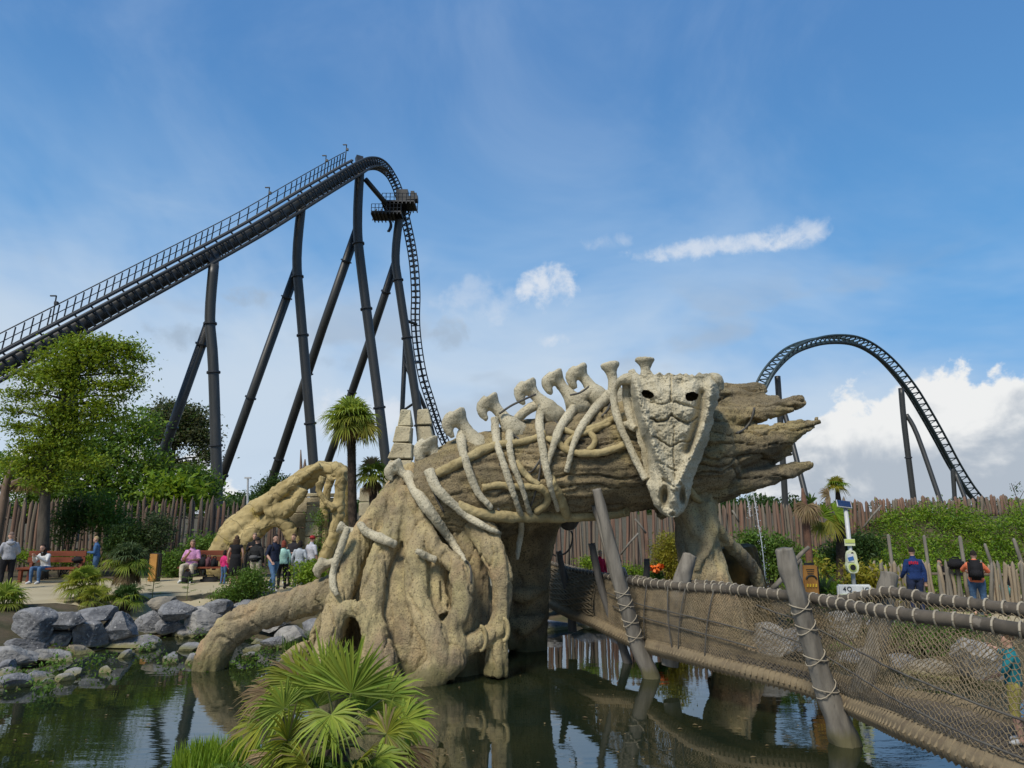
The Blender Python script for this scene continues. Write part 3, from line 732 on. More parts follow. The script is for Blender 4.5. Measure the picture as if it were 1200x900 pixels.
# the hollow itself: push the skin in behind the rim
def hollow(v):
    x, y = proj(v)
    e = ((x - 411) / 12) ** 2 + ((y - 750) / 27) ** 2
    return v + Vector((0, .75, 0)) * max(0, 1 - e) ** .5 if e < 1 and v.y < 14 else v
RV = [hollow(v) for v in ROOTV[0]]
b_ = MB(); b_.v = [tuple(v) for v in RV]; b_.f = ROOTV[1]; b_.m = [0] * len(b_.f); b_.build('root_mass', M_ROOT, TREE, True)
# rear pillar and front leg
mb = MB()
pxtube(mb, [(625, 590, 40, 15.2), (622, 625, 29, 15.5), (621, 660, 24, 15.7), (621, 690, 22, 15.8), (620, 720, 21.5, 15.9), (620, 748, 21, 15.9), (619, 775, 23, 15.9)], 15.8, 18, 6)
pxtube(mb, [(600, 600, 20, 15.0), (598, 640, 13, 15.3), (596, 700, 10, 15.5), (594, 760, 13, 15.5)], 15, 10, 5)
pxtube(mb, [(640, 690, 4, 15.5), (612, 697, 9, 15.25), (596, 690, 4, 15.4)], 15, 10, 5); pxtube(mb, [(638, 722, 4, 15.5), (614, 733, 10, 15.25), (596, 727, 5, 15.4)], 15, 10, 5)
fused('support_pillar', mb, .05, M_LOG, TREE, 2, root_noise)
mb = MB()
pxtube(mb, [(812, 560, 30, 14.2), (815, 610, 24, 14.0), (820, 650, 25, 13.8), (832, 690, 27, 13.6), (850, 740, 25, 13.6), (872, 800, 28, 13.6)], 13.8, 18, 6)
pxtube(mb, [(806, 580, 14, 14.0), (812, 612, 9, 13.6), (824, 632, 8, 13.45), (832, 622, 9, 13.5), (826, 590, 12, 13.7)], 13.8, 10, 5)
pxtube(mb, [(834, 615, 7, 13.5), (828, 645, 7, 13.35), (815, 665, 8, 13.3), (808, 690, 8, 13.4)], 13.5, 10, 5)
pxtube(mb, [(836, 615, 8, 13.6), (852, 635, 8, 13.9), (872, 655, 8, 14.3), (884, 668, 8, 14.6), (890, 690, 8, 14.8)], 13.8, 10, 5)
fused('support_leg', mb, .045, M_ROOT, TREE, 2, root_noise)
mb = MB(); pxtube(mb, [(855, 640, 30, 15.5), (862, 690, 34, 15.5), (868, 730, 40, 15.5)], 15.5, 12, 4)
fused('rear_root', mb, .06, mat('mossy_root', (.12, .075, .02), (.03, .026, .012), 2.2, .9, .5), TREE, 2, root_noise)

ALLV = LOGV[0] + RV; BVH = BVHTree.FromPolygons([tuple(v) for v in ALLV], LOGV[1] + [tuple(i + len(LOGV[0]) for i in f) for f in ROOTV[1]])
def surf(px, py, lift, default):
    r = ray(px, py).normalized(); h = BVH.ray_cast(EYE, r)
    if h[0] is None: return default
    return h[0].y - lift
def hug(pts, dmax=14.6, dmin=12.0):
    """photo polyline (x, y, r) laid on the tree's skin, smoothed in depth; beyond its outline it runs on at the last depth"""
    q = spline(pts, 5); n = len(q); ds = []
    for a in q:
        d = surf(a[0], a[1], a[2] * pm(13.5) * .55, None)
        ds.append(d)
    last = next((d for d in ds if d), 13.6)
    for i in range(n):
        if ds[i] is None or ds[i] > 15: ds[i] = last
        last = ds[i]
    for _ in range(4): ds = [ds[0]] + [min(ds[i], (ds[i - 1] + ds[i] + ds[i + 1]) / 3) for i in range(1, n - 1)] + [ds[-1]]
    return [(a[0], a[1], a[2], max(dmin, d)) for a, d in zip(q, ds)]
def bent(mb, pts, n=10, k=1.0, up=0.0):
    q = [(a[0], a[1], a[2] * k, a[3] - up) for a in hug([(p[0], p[1], p[2] * k) for p in pts])]; mb.tube([P(a[0], a[1], a[3]) for a in q], [max(a[2], .4) * pm(a[3]) for a in q], n)
def vine_noise(c, n): return noise.fractal(c * 6, 1, 2, 3) * .02
VINES = [[(512, 556, 8), (540, 541, 8), (565, 528, 8), (585, 521, 7), (612, 518, 6), (640, 508, 6)], [(536, 592, 9), (560, 601, 9), (585, 605, 10), (620, 606, 9), (660, 606, 9), (700, 604, 9), (735, 600, 8)],
         [(565, 572, 6), (585, 568, 6), (605, 571, 6), (628, 570, 6), (640, 578, 6), (640, 590, 6), (628, 600, 6)], [(640, 514, 5), (652, 518, 6), (665, 527, 6), (680, 531, 6), (700, 531, 6), (720, 526, 6), (738, 518, 6)],
         [(683, 499, 5), (693, 508, 5), (697, 518, 5), (690, 528, 5)], [(662, 527, 5), (665, 518, 5), (680, 505, 4), (688, 492, 4)], [(605, 540, 5), (612, 552, 6), (622, 562, 5), (632, 568, 5)], [(720, 490, 5), (700, 500, 6), (684, 503, 6)], [(655, 500, 5), (672, 508, 5), (690, 506, 5), (715, 495, 5)], [(645, 560, 7), (655, 580, 7), (664, 604, 8)],
         [(840, 600, 5), (830, 590, 6), (818, 586, 6), (806, 570, 5)]]
for v in VINES:
    mb = MB(); bent(mb, v, 10, .85); fused('vine', mb, .022, M_VINE, TREE, 1, vine_noise)
RINGS = [((563, 748), 14), ((590, 738), 13)]
for (x, y), r in RINGS:
    mb = MB(); c = [(x + r * .45 * math.cos(a), y + r * math.sin(a), 2.2, 12.86) for a in np.linspace(-1.7, 1.7, 9)]; mb.tube([P(a[0], a[1], a[3]) for a in c], [2.4 * pm(13)] * 9, 8); mb.build('root_collar', M_VINE, TREE, True)

# ------------------------------------------------------------ dragon skeleton
SK = thing('dragon_skeleton', 'pale carved dragon skeleton with skull, ribs and spine draped over the fallen tree', 'sculpture', tuple(P(640, 480, 14)))
def bone_noise(c, n): return noise.fractal(c * 3, 1, 2, 4) * .014 + noise.fractal(c * 16, 1, 2, 3) * .009
RIBS = [[(478, 556, 9), (490, 580, 10), (510, 607, 9), (530, 636, 7), (546, 658, 4)], [(503, 552, 10), (512, 572, 9), (530, 590, 8), (550, 606, 7), (570, 618, 6), (586, 625, 3)], [(548, 500, 11), (541, 512, 10), (543, 530, 8), (550, 553, 7), (560, 577, 6), (576, 595, 5)],
        [(580, 489, 7), (582, 517, 7), (590, 543, 6), (600, 573, 6), (612, 608, 5)], [(628, 475, 9), (613, 484, 9), (600, 500, 7), (597, 518, 7), (600, 540, 6), (610, 567, 5), (622, 606, 5)], [(637, 478, 10), (632, 492, 8), (635, 520, 7), (642, 557, 6), (654, 598, 4)],
        [(700, 456, 11), (685, 463, 10), (671, 480, 9), (656, 503, 8), (648, 525, 6), (641, 548, 4)], [(716, 462, 11), (703, 473, 9), (692, 486, 8), (680, 503, 7), (671, 524, 6), (664, 553, 5)], [(422, 614, 6), (430, 624, 7), (444, 630, 8), (456, 635, 7), (463, 638, 6)], [(488, 645, 5), (498, 651, 7), (511, 656, 6)],
        [(408, 618, 6), (399, 643, 7), (391, 668, 6), (390, 685, 6), (395, 698, 4)], [(610, 600, 5), (611, 620, 5), (608, 640, 5), (606, 656, 3)]]
for v in RIBS:
    mb = MB(); bent(mb, v, 12, .82, .05); fused('rib', mb, .018, M_BONE, SK, 1, bone_noise)
# vertebrae: base px, cap px, scale
VT = [(598, 498, 574, 470, 1.0, 13.8), (560, 522, 535, 488, 1.1, 13.8), (640, 478, 618, 452, 1.0, 13.9), (672, 470, 650, 441, .95, 14.0), (698, 462, 678, 434, .95, 14.0), (722, 464, 715, 429, .8, 14.0), (757, 452, 756, 423, .8, 14.0), (520, 550, 502, 520, 1.1, 13.9), (488, 570, 463, 546, .8, 13.9), (420, 625, 399, 618, .6, 13.7), (402, 655, 378, 662, .7, 13.7)]
for bx, by, tx, ty, s, d in VT:
    s *= 1.12; mb = MB(); dx, dy = tx - bx, ty - by; L = math.hypot(dx, dy); ux, uy = dx / L, dy / L
    def at(t, o=0): return bx + dx * t - uy * o, by + dy * t + ux * o
    k = pm(d) * s
    pr = [(-.35, 12), (0, 13), (.25, 9), (.5, 7), (.75, 7.5), (.92, 11), (1.02, 13), (1.1, 12.5), (1.13, 6)]
    q = spline([(*at(t), r) for t, r in pr], 3); mb.tube([P(a[0], a[1], d) for a in q], [a[2] * k for a in q], 16, flat=.85)
    if s > .75 and bx < 715:   # hooked lip hanging from the cap
        lp = [(tx - 2 * s, ty + 2 * s, 9), (tx - 8 * s, ty + 6 * s, 7), (tx - 7 * s, ty + 14 * s, 5), (tx - 3 * s, ty + 20 * s, 2)]
        q = spline(lp, 3); mb.tube([P(a[0], a[1], d - .05) for a in q], [a[2] * k for a in q], 10)
    mb.ball(P(bx + 6 * s, by + 8 * s, d + .1), (15 * k, 17 * k, 13 * k), 12, 8)
    fused('vertebra', mb, .03, M_BONE, SK, 1, bone_noise)

# skull --------------------------------------------------------------
SKD = 12.95
OUT = [(438, 735, 840), (450, 737, 844), (465, 739, 843), (480, 741, 838), (495, 743, 835), (510, 746, 832), (525, 750, 827), (540, 753, 821), (555, 756, 815), (568, 758, 811), (580, 762, 809), (592, 766, 805), (600, 773, 801), (606, 782, 794)]
def lr(y):
    for i in range(len(OUT) - 1):
        a, b = OUT[i], OUT[i + 1]
        if y <= b[0]: t = (y - a[0]) / (b[0] - a[0]); return a[1] + (b[1] - a[1]) * t, a[2] + (b[2] - a[2]) * t
    return OUT[-1][1:]
def pdist(x, y, pl):
    best = 1e9; bt = 0; L = len(pl) - 1
    for i in range(L):
        ax, ay = pl[i]; bx, by = pl[i + 1]; dx, dy = bx - ax, by - ay
        t = max(0, min(1, ((x - ax) * dx + (y - ay) * dy) / (dx * dx + dy * dy)))
        e = math.hypot(x - ax - dx * t, y - ay - dy * t)
        if e < best: best = e; bt = (i + t) / L
    return best, bt
RIDGES = [[(744, 446), (750, 468), (757, 492), (766, 520), (776, 546), (789, 570)], [(834, 452), (832, 475), (824, 502), (813, 528), (802, 552), (794, 570)]]
GROOVES = [([(786, 438), (787, 455), (786, 470)], .05, 1.0), ([(790, 500), (789, 530), (791, 562)], .045, .9), ([(763, 490), (771, 495), (781, 492), (787, 486), (796, 493), (806, 496), (815, 490)], .09, 1.3), ([(766, 512), (776, 517), (786, 524), (796, 518), (808, 517)], .06, 1.1), ([(762, 472), (775, 474), (786, 471)], .035, 1.0), ([(790, 471), (800, 474), (818, 479)], .05, 1.2), ([(770, 540), (783, 548), (792, 552)], .04, 1.3), ([(777, 561), (790, 571), (797, 568)], .08, 1.8)]
def skull_depth(x, y):
    L, Rr = lr(y); c = (L + Rr) / 2; w = (Rr - L) / 2; u = max(-1, min(1, (x - c) / w)); v = (y - 438) / 168
    z = .50 * (1 - abs(u) ** 2.6) ** .55 * (1 - .35 * v) + .1
    z += .18 * sstep(.0, .16, v) - .15 + .10 * sstep(.55, .95, v)
    k = .5 + .5 * noise.noise(Vector((x * .45, y * .45, 0)))
    for pl in RIDGES:
        e, t = pdist(x, y, pl); ww = 5.4 - 1.4 * t
        if pl is RIDGES[0]:
            rx = np.interp(y, [p[1] for p in pl], [p[0] for p in pl]); z -= .045 * max(0, rx - 3 - x) * (1 - sstep(520, 574, y))
        z += (.21 - .05 * t) * math.exp(-(e / ww) ** 2) + (.085 * k - .05) * math.exp(-(e / (ww * 1.1)) ** 2)
    e, t = pdist(x, y, [(822, 462), (819, 490), (811, 515), (806, 528)]); z -= .26 * math.exp(-(e / 5.0) ** 2)
    e, t = pdist(x, y, [(754, 462), (765, 470)]); z -= .06 * math.exp(-(e / 5) ** 2)
    for gl, dp, wd in GROOVES:
        e, t = pdist(x + 1.6 * noise.noise(Vector((x * .2, y * .2, 8))), y + 1.6 * noise.noise(Vector((x * .2, y * .2, 3))), gl); z -= 1.35 * dp * math.exp(-(e / wd) ** 2)
    for cx, cy, rx, ry, dp in ((776, 446, 6, 6, .07), (798, 450, 7, 8, .09), (823, 452, 7, 8, .05), (772, 482, 8, 5, -.035), (803, 484, 11, 5, -.045), (776, 506, 8, 6, -.025), (801, 507, 9, 6, -.03), (779, 582, 4.2, 10, .34), (799, 582, 3.4, 10, .30), (789, 580, 5, 13, -.14), (770, 578, 4, 10, -.10), (788, 603, 3, 2.5, .12), (756, 548, 4, 9, .16), (762, 562, 5, 9, .10), (770, 590, 5, 5, -.05), (758, 520, 5, 13, .16), (803, 592, 3, 8, .06)):
        z -= dp * math.exp(-(((x - cx) / rx) ** 2 + ((y - cy) / ry) ** 2) ** 1.4)
    z += noise.fractal(Vector((x * .12, y * .12, 4)), 1, 2, 5) * .035 + noise.fractal(Vector((x * .5, y * .5, 1)), 1, 2, 3) * .015
    return z
EYES = [(759, 462, 7.8, 4.6, .35), (810.5, 464.5, 7.6, 5.6, -.1)]
def in_eye(x, y):
    for cx, cy, rx, ry, tl in EYES:
        xx, yy = x - cx, y - cy; a = xx * math.cos(tl) + yy * math.sin(tl); b = -xx * math.sin(tl) + yy * math.cos(tl)
        if (a / rx) ** 2 + (b / ry) ** 2 < 1 + .3 * noise.noise(Vector((x * .3, y * .3, 2))): return True
    return False
def build_skull():
    nu, nv = 131, 190; vs = []; fs = []; skull = MB()
    def edge_y(u, v):   # bumpy top and rough outline
        return (7.0 * noise.noise(Vector((u * 3.1, 7, 0))) + 4 * noise.noise(Vector((u * 9, 3, 0)))) * (1 - v) ** 9
    pos = []
    for j in range(nv):
        v = j / (nv - 1); y0 = 438 + 168 * v; L, Rr = lr(y0)
        for i in range(nu):
            u = i / (nu - 1) * 2 - 1
            x = (L + Rr) / 2 + (Rr - L) / 2 * u * (1 + .05 * noise.noise(Vector((u * 2, v * 16, 5))) + .04 * noise.noise(Vector((u * 2, v * 45, 5))))
            y = y0 + edge_y(u, v); pos.append((x, y))
    for k, (x, y) in enumerate(pos): vs.append(P(x, y, SKD - skull_depth(x, y)))
    n = len(vs)
    for k, (x, y) in enumerate(pos): vs.append(P(x, y, SKD + .28 - .22 * abs((k % nu) / (nu - 1) * 2 - 1)))
    for j in range(nv - 1):
        for i in range(nu - 1):
            a = j * nu + i; q = (a, a + nu, a + nu + 1, a + 1)
            cx = sum(pos[t][0] for t in q) / 4; cy = sum(pos[t][1] for t in q) / 4
            if not in_eye(cx, cy): fs.append(q)
            fs.append(tuple(t + n for t in q[::-1]))
    for i in range(nu - 1):
        fs.append((i, i + 1, n + i + 1, n + i)); a = (nv - 1) * nu + i; fs.append((a + 1, a, n + a, n + a + 1))
    for j in range(nv - 1):
        a = j * nu; fs.append((a + nu, a, n + a, n + a + nu)); a = j * nu + nu - 1; fs.append((a, a + nu, n + a + nu, n + a))
    skull.add(vs, fs); return skull.build('skull', M_BONE, SK, True)
skull = build_skull()
mb = MB()
pxtube(mb, [(741, 444, 8, 12.9), (730, 445, 6, 12.95), (722, 453, 4.5, 13.1), (719, 466, 4.5, 13.15), (722, 484, 4.5, 13.1), (728, 502, 4.5, 13.0), (738, 524, 4.5, 12.95), (748, 545, 4.5, 12.9), (757, 562, 5, 12.85)], 13, 10, 5)
fused('cheek_arch', mb, .022, M_BONE, skull, 1, bone_noise)
mb = MB()
pxtube(mb, [(734, 446, 6, 13.1), (736, 465, 7, 13.2), (738, 485, 5, 13.15), (742, 498, 4, 13.05)], 13, 10, 5); pxtube(mb, [(728, 500, 4, 13.05), (736, 498, 5, 13.1), (745, 503, 5, 13.0)], 13, 8, 4)
fused('cheek_bone', mb, .022, M_BONE, skull, 1, bone_noise)
mb = MB(); pxtube(mb, [(832, 447, 10, 12.8), (838, 447, 10, 12.85), (840, 458, 8, 12.9)], 13, 10, 5); fused('horn_stump', mb, .03, M_BONE, skull, 1, bone_noise)
mb = MB(); pxtube(mb, [(745, 440, 9, 13.0), (737, 441, 8, 13.0)], 13, 10, 5); fused('horn_stump', mb, .03, M_BONE, skull, 1, bone_noise)
# dark cables lashing the bones
CAB = [[(613, 520, 1.2), (605, 512, 1.2), (598, 512, 1.2)], [(585, 485, 1.3), (598, 476, 1.3), (612, 469, 1.3), (628, 462, 1.3)], [(640, 525, 1.2), (632, 540, 1.2), (622, 553, 1.2), (610, 551, 1.2)], [(640, 480, 1.2), (647, 490, 1.2), (655, 497, 1.2)], [(668, 463, 1.2), (680, 460, 1.2), (690, 453, 1.2)], [(583, 596, 1.2), (592, 606, 1.2), (602, 612, 1.2), (612, 608, 1.2), (621, 595, 1.2), (628, 575, 1.2), (633, 550, 1.2), (634, 525, 1.2)], [(716, 470, 1.2), (712, 480, 1.2), (705, 488, 1.2)], [(545, 656, 1.1), (551, 664, 1.1), (552, 683, 1.0)], [(505, 560, 1.3), (510, 580, 1.3), (520, 600, 1.3)], [(595, 546, 1.6), (585, 544, 1.6)], [(604, 512, 2.0), (596, 511, 2.0)], [(884, 478, 1.3), (880, 492, 1.3), (872, 503, 1.3), (862, 508, 1.3)]]
for c in CAB:
    mb = MB(); bent(mb, c, 6); mb.build('lashing_cable', M_ROPE, SK, True)

# ------------------------------------------------------------ second sculpture: root arch, and ruined stone wall with spires
M_ARCH = mat('carved_arch', (.43, .34, .16), (.28, .215, .095), 1.0, .9, .5, 22, .03, spots=((.40, .31, .08), 2.0, .6, .6), cracks=(1.5, .035, .55))
ARCH = thing('root_arch_sculpture', 'yellowish cracked stone root arch standing behind the group of visitors', 'sculpture', tuple(G(300, 690, .8)))
AD = 24.0
mb = MB()
pxtube(mb, [(262, 690, 17), (264, 655, 19), (277, 624, 18), (300, 602, 15), (325, 584, 13), (350, 566, 13), (371, 553, 11), (380, 546, 8)], AD, 16, 5)
pxtube(mb, [(282, 640, 11), (300, 622, 10), (318, 610, 9), (332, 613, 8), (342, 628, 7.5), (348, 650, 7), (352, 695, 7)], AD - .3, 12, 5)
pxtube(mb, [(312, 602, 9), (330, 598, 10), (345, 588, 8), (356, 572, 7)], AD - .4, 12, 5)
pxtube(mb, [(300, 598, 6), (330, 578, 6), (358, 556, 6), (376, 545, 5)], AD - .5, 10, 5)
pxtube(mb, [(376, 551, 10), (394, 551, 10), (405, 562, 9), (408, 600, 7), (406, 650, 7), (406, 700, 8)], AD, 12, 5)
pxtube(mb, [(400, 552, 7), (398, 580, 7), (397, 602, 7), (392, 625, 7), (383, 646, 7.5), (371, 690, 8)], AD - .7, 12, 5)
pxtube(mb, [(378, 558, 5), (374, 575, 4), (381, 587, 4), (392, 597, 5)], AD - .9, 10, 5)
pxtube(mb, [(388, 560, 6), (381, 585, 5), (380, 610, 5), (381, 640, 5), (379, 695, 6)], AD - .3, 10, 5)
def arch_noise(c, n): return noise.fractal(c * 1.5, 1, 2, 3) * .05 + noise.fractal(c * 6, 1, 2, 3) * .03 - .05 * max(0, .06 - abs(noise.noise(c * 2.1))) / .06
fused('root_arch', mb, .05, M_ARCH, ARCH, 2, arch_noise)
M_STONE = mat('temple_stone', (.50, .44, .29), (.38, .325, .205), 1.2, .95, .9, 16, .04, spots=((.15, .13, .09), 14, .58, .6), island=.08)
def stone_block(parent, c, size, seed, taper=1.0, shear=0.0, dy=0.0):
    r = random.Random(seed); bm = bmesh.new(); bmesh.ops.create_cube(bm, size=1)
    for v in bm.verts:
        t = v.co.z + .5; k = 1 + (taper - 1) * t
        v.co = Vector((v.co.x * size[0] * k + shear * t, v.co.y * size[1] * k + dy * t, v.co.z * size[2])) + Vector((r.gauss(0, .008), r.gauss(0, .008), r.gauss(0, .008)))
    bmesh.ops.bevel(bm, geom=bm.edges[:], offset=.025, segments=1, affect='EDGES')
    me = bpy.data.meshes.new('stone'); bm.to_mesh(me); bm.free()
    o = link_mesh('stone', me, M_STONE, parent); o.location = Vector(c) - worg(parent); return o
WALL = thing('ruined_stone_wall', 'pale block wall of the ruin standing behind the root arch and palm', 'wall', tuple(G(400, 690, .8)))
wy = 25.2
def wallrun(x0, x1, ytop, ybot, y, seed):
    a = P(x0, ytop, y); b = P(x1, ybot, y); r = random.Random(seed); z = b.z; k = 0
    while z < a.z - .1:
        h = min(r.uniform(.42, .62), a.z - z); x = a.x - (.3 if k % 2 else 0)
        while x < b.x - .05:
            w = r.uniform(.55, 1.0); xe = min(x + w, b.x); xs = max(x, a.x)
            if xe - xs > .08: stone_block(WALL, ((xs + xe) / 2, y + r.uniform(-.03, .03), z + h / 2), (xe - xs - .025, .6, h - .025), r.random())
            x = xe if xe < b.x else b.x
        z += h; k += 1
wallrun(340, 402, 578, 694, wy, 3); wallrun(362, 376, 588, 694, wy - .75, 9); wallrun(402, 470, 606, 694, wy + .3, 4); wallrun(423, 462, 572, 606, wy + 2, 6)
def spire(name_label, xl_top, xr_top, xl_bot, xr_bot, ytop, ybot, d, seed):
    b = P((xl_bot + xr_bot) / 2, ybot, d); root = thing('stone_spire', name_label, 'spire', (b.x, d, .8), 'twin stone spires')
    n = 6; ys = [ybot + (ytop - ybot) * (i / n) ** 1.0 for i in range(n + 1)]
    r = random.Random(seed)
    base = P(xl_bot, ybot, d).z
    wl0, wr0 = P(xl_bot, ybot, d).x, P(xr_bot, ybot, d).x; wl1, wr1 = P(xl_top, ytop, d).x, P(xr_top, ytop, d).x; zt = P(0, ytop, d).z
    zs = [.8] + [base + (zt - base) * i / n for i in range(n + 1)]
    for i in range(len(zs) - 1):
        za, zb = zs[i], zs[i + 1]
        def ext(z):
            t = (z - base) / (zt - base); t = max(-.35, t); return wl0 + (wl1 - wl0) * t, wr0 + (wr1 - wr0) * t
        (la, ra), (lb, rb) = ext(za), ext(zb)
        parts = 2 if i < 3 else 1
        for k in range(parts):
            x0, x1 = la + (ra - la) * k / parts, la + (ra - la) * (k + 1) / parts; u0, u1 = lb + (rb - lb) * k / parts, lb + (rb - lb) * (k + 1) / parts
            dep = (ra - la) * .8 + .15; dpt = (rb - lb) * .8 + .15
            g = .012; mb = MB(); j = lambda: r.uniform(-.045, .045)
            vs = []
            for (xa, xb, dp, z) in ((x0 + g, x1 - g, dep, za + g), (u0 + g, u1 - g, dpt, zb - g)):
                for (xx, yy) in ((xa, d - dp / 2), (xb, d - dp / 2), (xb, d + dp / 2), (xa, d + dp / 2)): vs.append((xx + j(), yy + j(), z + j() * .5))
            mb.add(vs, [(3, 2, 1, 0), (4, 5, 6, 7), (0, 1, 5, 4), (1, 2, 6, 5), (2, 3, 7, 6), (3, 0, 4, 7)])
            o = mb.build('stone', M_STONE, root); bv = o.modifiers.new('b', 'BEVEL'); bv.width = .03; bv.segments = 1
spire('left twin stone spire of tapering blocks, between the tall palm and the dragon spine', 471, 482.5, 443, 484.5, 481, 600, 20.5, 1)
spire('right twin stone spire of tapering blocks, touching the lowest vertebra', 491, 502, 487, 530, 480, 600, 20.9, 2)
# ------------------------------------------------------------ rope bridge
M_NET = mat('net_cord', (.225, .175, .105), (.15, .12, .075), 6, .9, .3, 60, .004)
M_ROLL = mat('rope_roll', (.20, .158, .095), (.13, .10, .063), 5, .9, .8, 40, .012)
M_RAIL = mat('weathered_rail', (.12, .10, .075), (.06, .052, .04), 3, .85, .5, 12, .01, stretch=(1, 1, 1), spots=((.24, .21, .17), 9, .6, .5))
M_WRAP = mat('pale_lashing', (.36, .315, .235), (.27, .235, .175), 8, .85, .3, 60, .004)
M_POST = mat('weathered_post', (.215, .195, .16), (.125, .113, .093), 2.2, .9, .6, 10, .012, stretch=(3.5, 3.5, .5), spots=((.09, .08, .07), 5, .63, .6), moss=((.12, .11, .05), .25, .2))
M_POSTD = mat('dark_post', (.12, .112, .10), (.07, .066, .06), 2.2, .9, .6, 10, .012, stretch=(3.5, 3.5, .5))
M_DECK = mat('deck_wood', (.13, .105, .075), (.08, .065, .048), 3, .9, .5, 14, .01)
BR = thing('rope_bridge', 'sagging rope net bridge with wrapped log handrails crossing the pond to the right', 'bridge', (2.2, 12.5, .6))
NEAR = [P(634, 656, 18.0), P(668, 667, 16.4), P(700, 673, 14.9), P(738, 681, 13.5), P(800, 687.5, 11.9), P(850, 690.5, 11.0), P(905, 696, 10.0), P(945, 700, 9.5), P(1000, 711, 8.5), P(1060, 720, 7.5), P(1130, 728, 6.85), P(1215, 741, 6.25), P(1330, 758, 5.6)]
FARR = [P(655, 661, 18.3), P(700, 672, 16.4), P(735, 676, 14.8), P(770, 683, 13.4), P(830, 685, 12.4), P(880, 692, 11.4), P(935, 699, 10.9), P(985, 703, 10.3), P(1030, 697, 9.5), P(1080, 706, 8.8), P(1130, 712, 8.2), P(1200, 721, 7.5), P(1330, 741, 6.6)]
LOWN = [P(628, 695, 18.0), P(662, 715, 16.4), P(695, 728, 14.9), P(745, 752, 13.6), P(800, 767, 11.9), P(860, 783, 10.9), P(920, 798, 10.4), P(965, 812, 9.95), P(1010, 832, 9.0), P(1060, 853, 7.8), P(1120, 879, 7.1), P(1190, 904, 6.55), P(1320, 940, 5.9)]
def resamp(pts, n):
    q = [Vector(v) for v in spline([tuple(p) for p in pts], 10)]; L = [0]
    for i in range(len(q) - 1): L.append(L[-1] + (q[i + 1] - q[i]).length)
    out = []; j = 0
    for k in range(n):
        s = L[-1] * k / (n - 1)
        while j < len(L) - 2 and L[j + 1] < s: j += 1
        t = (s - L[j]) / max(L[j + 1] - L[j], 1e-9); out.append(q[j].lerp(q[j + 1], t))
    return out, L[-1]
near, Ln = resamp(NEAR, 160); farr, Lf = resamp(FARR, 160); lown, Ll = resamp(LOWN, 160)
lowf = [Vector((f.x - .05, f.y, l.z + .05)) for f, l in zip(farr, lown)]
def rail(pts, r, a, b, name):
    seg = pts[a:b]; mb = MB()
    mb.tube(seg, [r * (1 + .10 * noise.noise(p * 2.3)) for p in seg], 12); o = mb.build(name, M_RAIL, BR, True)
    tot = sum((seg[i + 1] - seg[i]).length for i in range(len(seg) - 1)); s = .1; i = 0; acc = 0
    rr = random.Random(a + b)
    while s < tot - .05:
        while i < len(seg) - 2 and acc + (seg[i + 1] - seg[i]).length < s: acc += (seg[i + 1] - seg[i]).length; i += 1
        t = (seg[i + 1] - seg[i]).normalized(); p = seg[i] + t * (s - acc)
        u = t.cross(Vector((0, 0, 1))).normalized(); w = u.cross(t); sl = rr.uniform(.2, .5)
        k = 10; m2 = MB(); pts2 = [p + u * math.cos(x) * r * 1.13 + w * math.sin(x) * r * 1.13 + t * (sl * r * math.cos(x)) for x in [2 * math.pi * j / k for j in range(k + 1)]]
        m2.tube(pts2, r * .17, 5, cap=False); m2.build('lashing', M_WRAP, o, True)
        s += rr.uniform(.17, .235) if r > .05 else .2
    return o
rail(near, .066, 56, 160, 'handrail'); rail(farr, .066, 52, 116, 'handrail'); rail([p + Vector((.1, -.1, .04)) for p in farr], .072, 111, 160, 'handrail')
rail(near, .045, 0, 58, 'handrail'); rail(farr, .04, 0, 54, 'handrail')
def net(top, bot, Lh, a, b, cell, rr, bulge, name, seed):
    """diamond net between two edge curves; every cord bends where it crosses"""
    def S(s, t):
        s = min(max(s, 0), 1) * 159; i = min(int(s), 158); f = s - i
        A = top[i].lerp(top[i + 1], f); B = bot[i].lerp(bot[i + 1], f)
        p = A.lerp(B, t); wv = noise.noise(Vector((s * .13 + seed, t * 1.6, 0))) * .05
        p = p + Vector((.012 * noise.noise(p * 9), .012 * noise.noise(p * 9 + Vector((5, 0, 0))), .016 * noise.noise(p * 8 + Vector((0, 7, 0)))))
        return p + Vector((-.85, -.35, 0)) * (bulge * math.sin(t * math.pi) + wv * math.sin(t * math.pi)) + Vector((0, 0, -.10 * math.sin(t * 3.14) * noise.noise(Vector((s * .3, seed, 2)))))
    H = (top[(a + b) // 2] - bot[(a + b) // 2]).length; W = Lh * (b - a) / 159
    nx = int(W / cell); nz = max(4, int(H / cell)); mb = MB(); s0, s1 = a / 159, b / 159
    for dr in (1, -1):
        for k in range(-nz, nx + nz + 1):
            line = []
            for j in range(nz * 2 + 1):
                t = j / (nz * 2); x = (k + dr * t * nz) / nx
                if dr < 0: x = (k + nz - (1 - (1 - t)) * nz - 0) / nx
                if 0 <= x <= 1:
                    z = .16 * ((j % 2) * 2 - 1) / nx * dr
                    line.append(S(s0 + (s1 - s0) * (x + z * .9), t))
            if len(line) > 2: mb.tube(line, rr, 4, cap=False)
    o = mb.build(name, M_NET, BR); tag(o, kind='stuff'); return o
net(near, lown, Ln, 92, 159, .062, .0045, .06, 'net', 1)
net(near, lown, Ln, 40, 93, .055, .0065, .05, 'net', 2)
net(near, lown, Ln, 0, 41, .055, .010, .12, 'net', 3)
net(farr, lowf, Lf, 92, 159, .09, .0045, -.03, 'net', 4)
net(farr, lowf, Lf, 0, 93, .075, .008, -.03, 'net', 5)
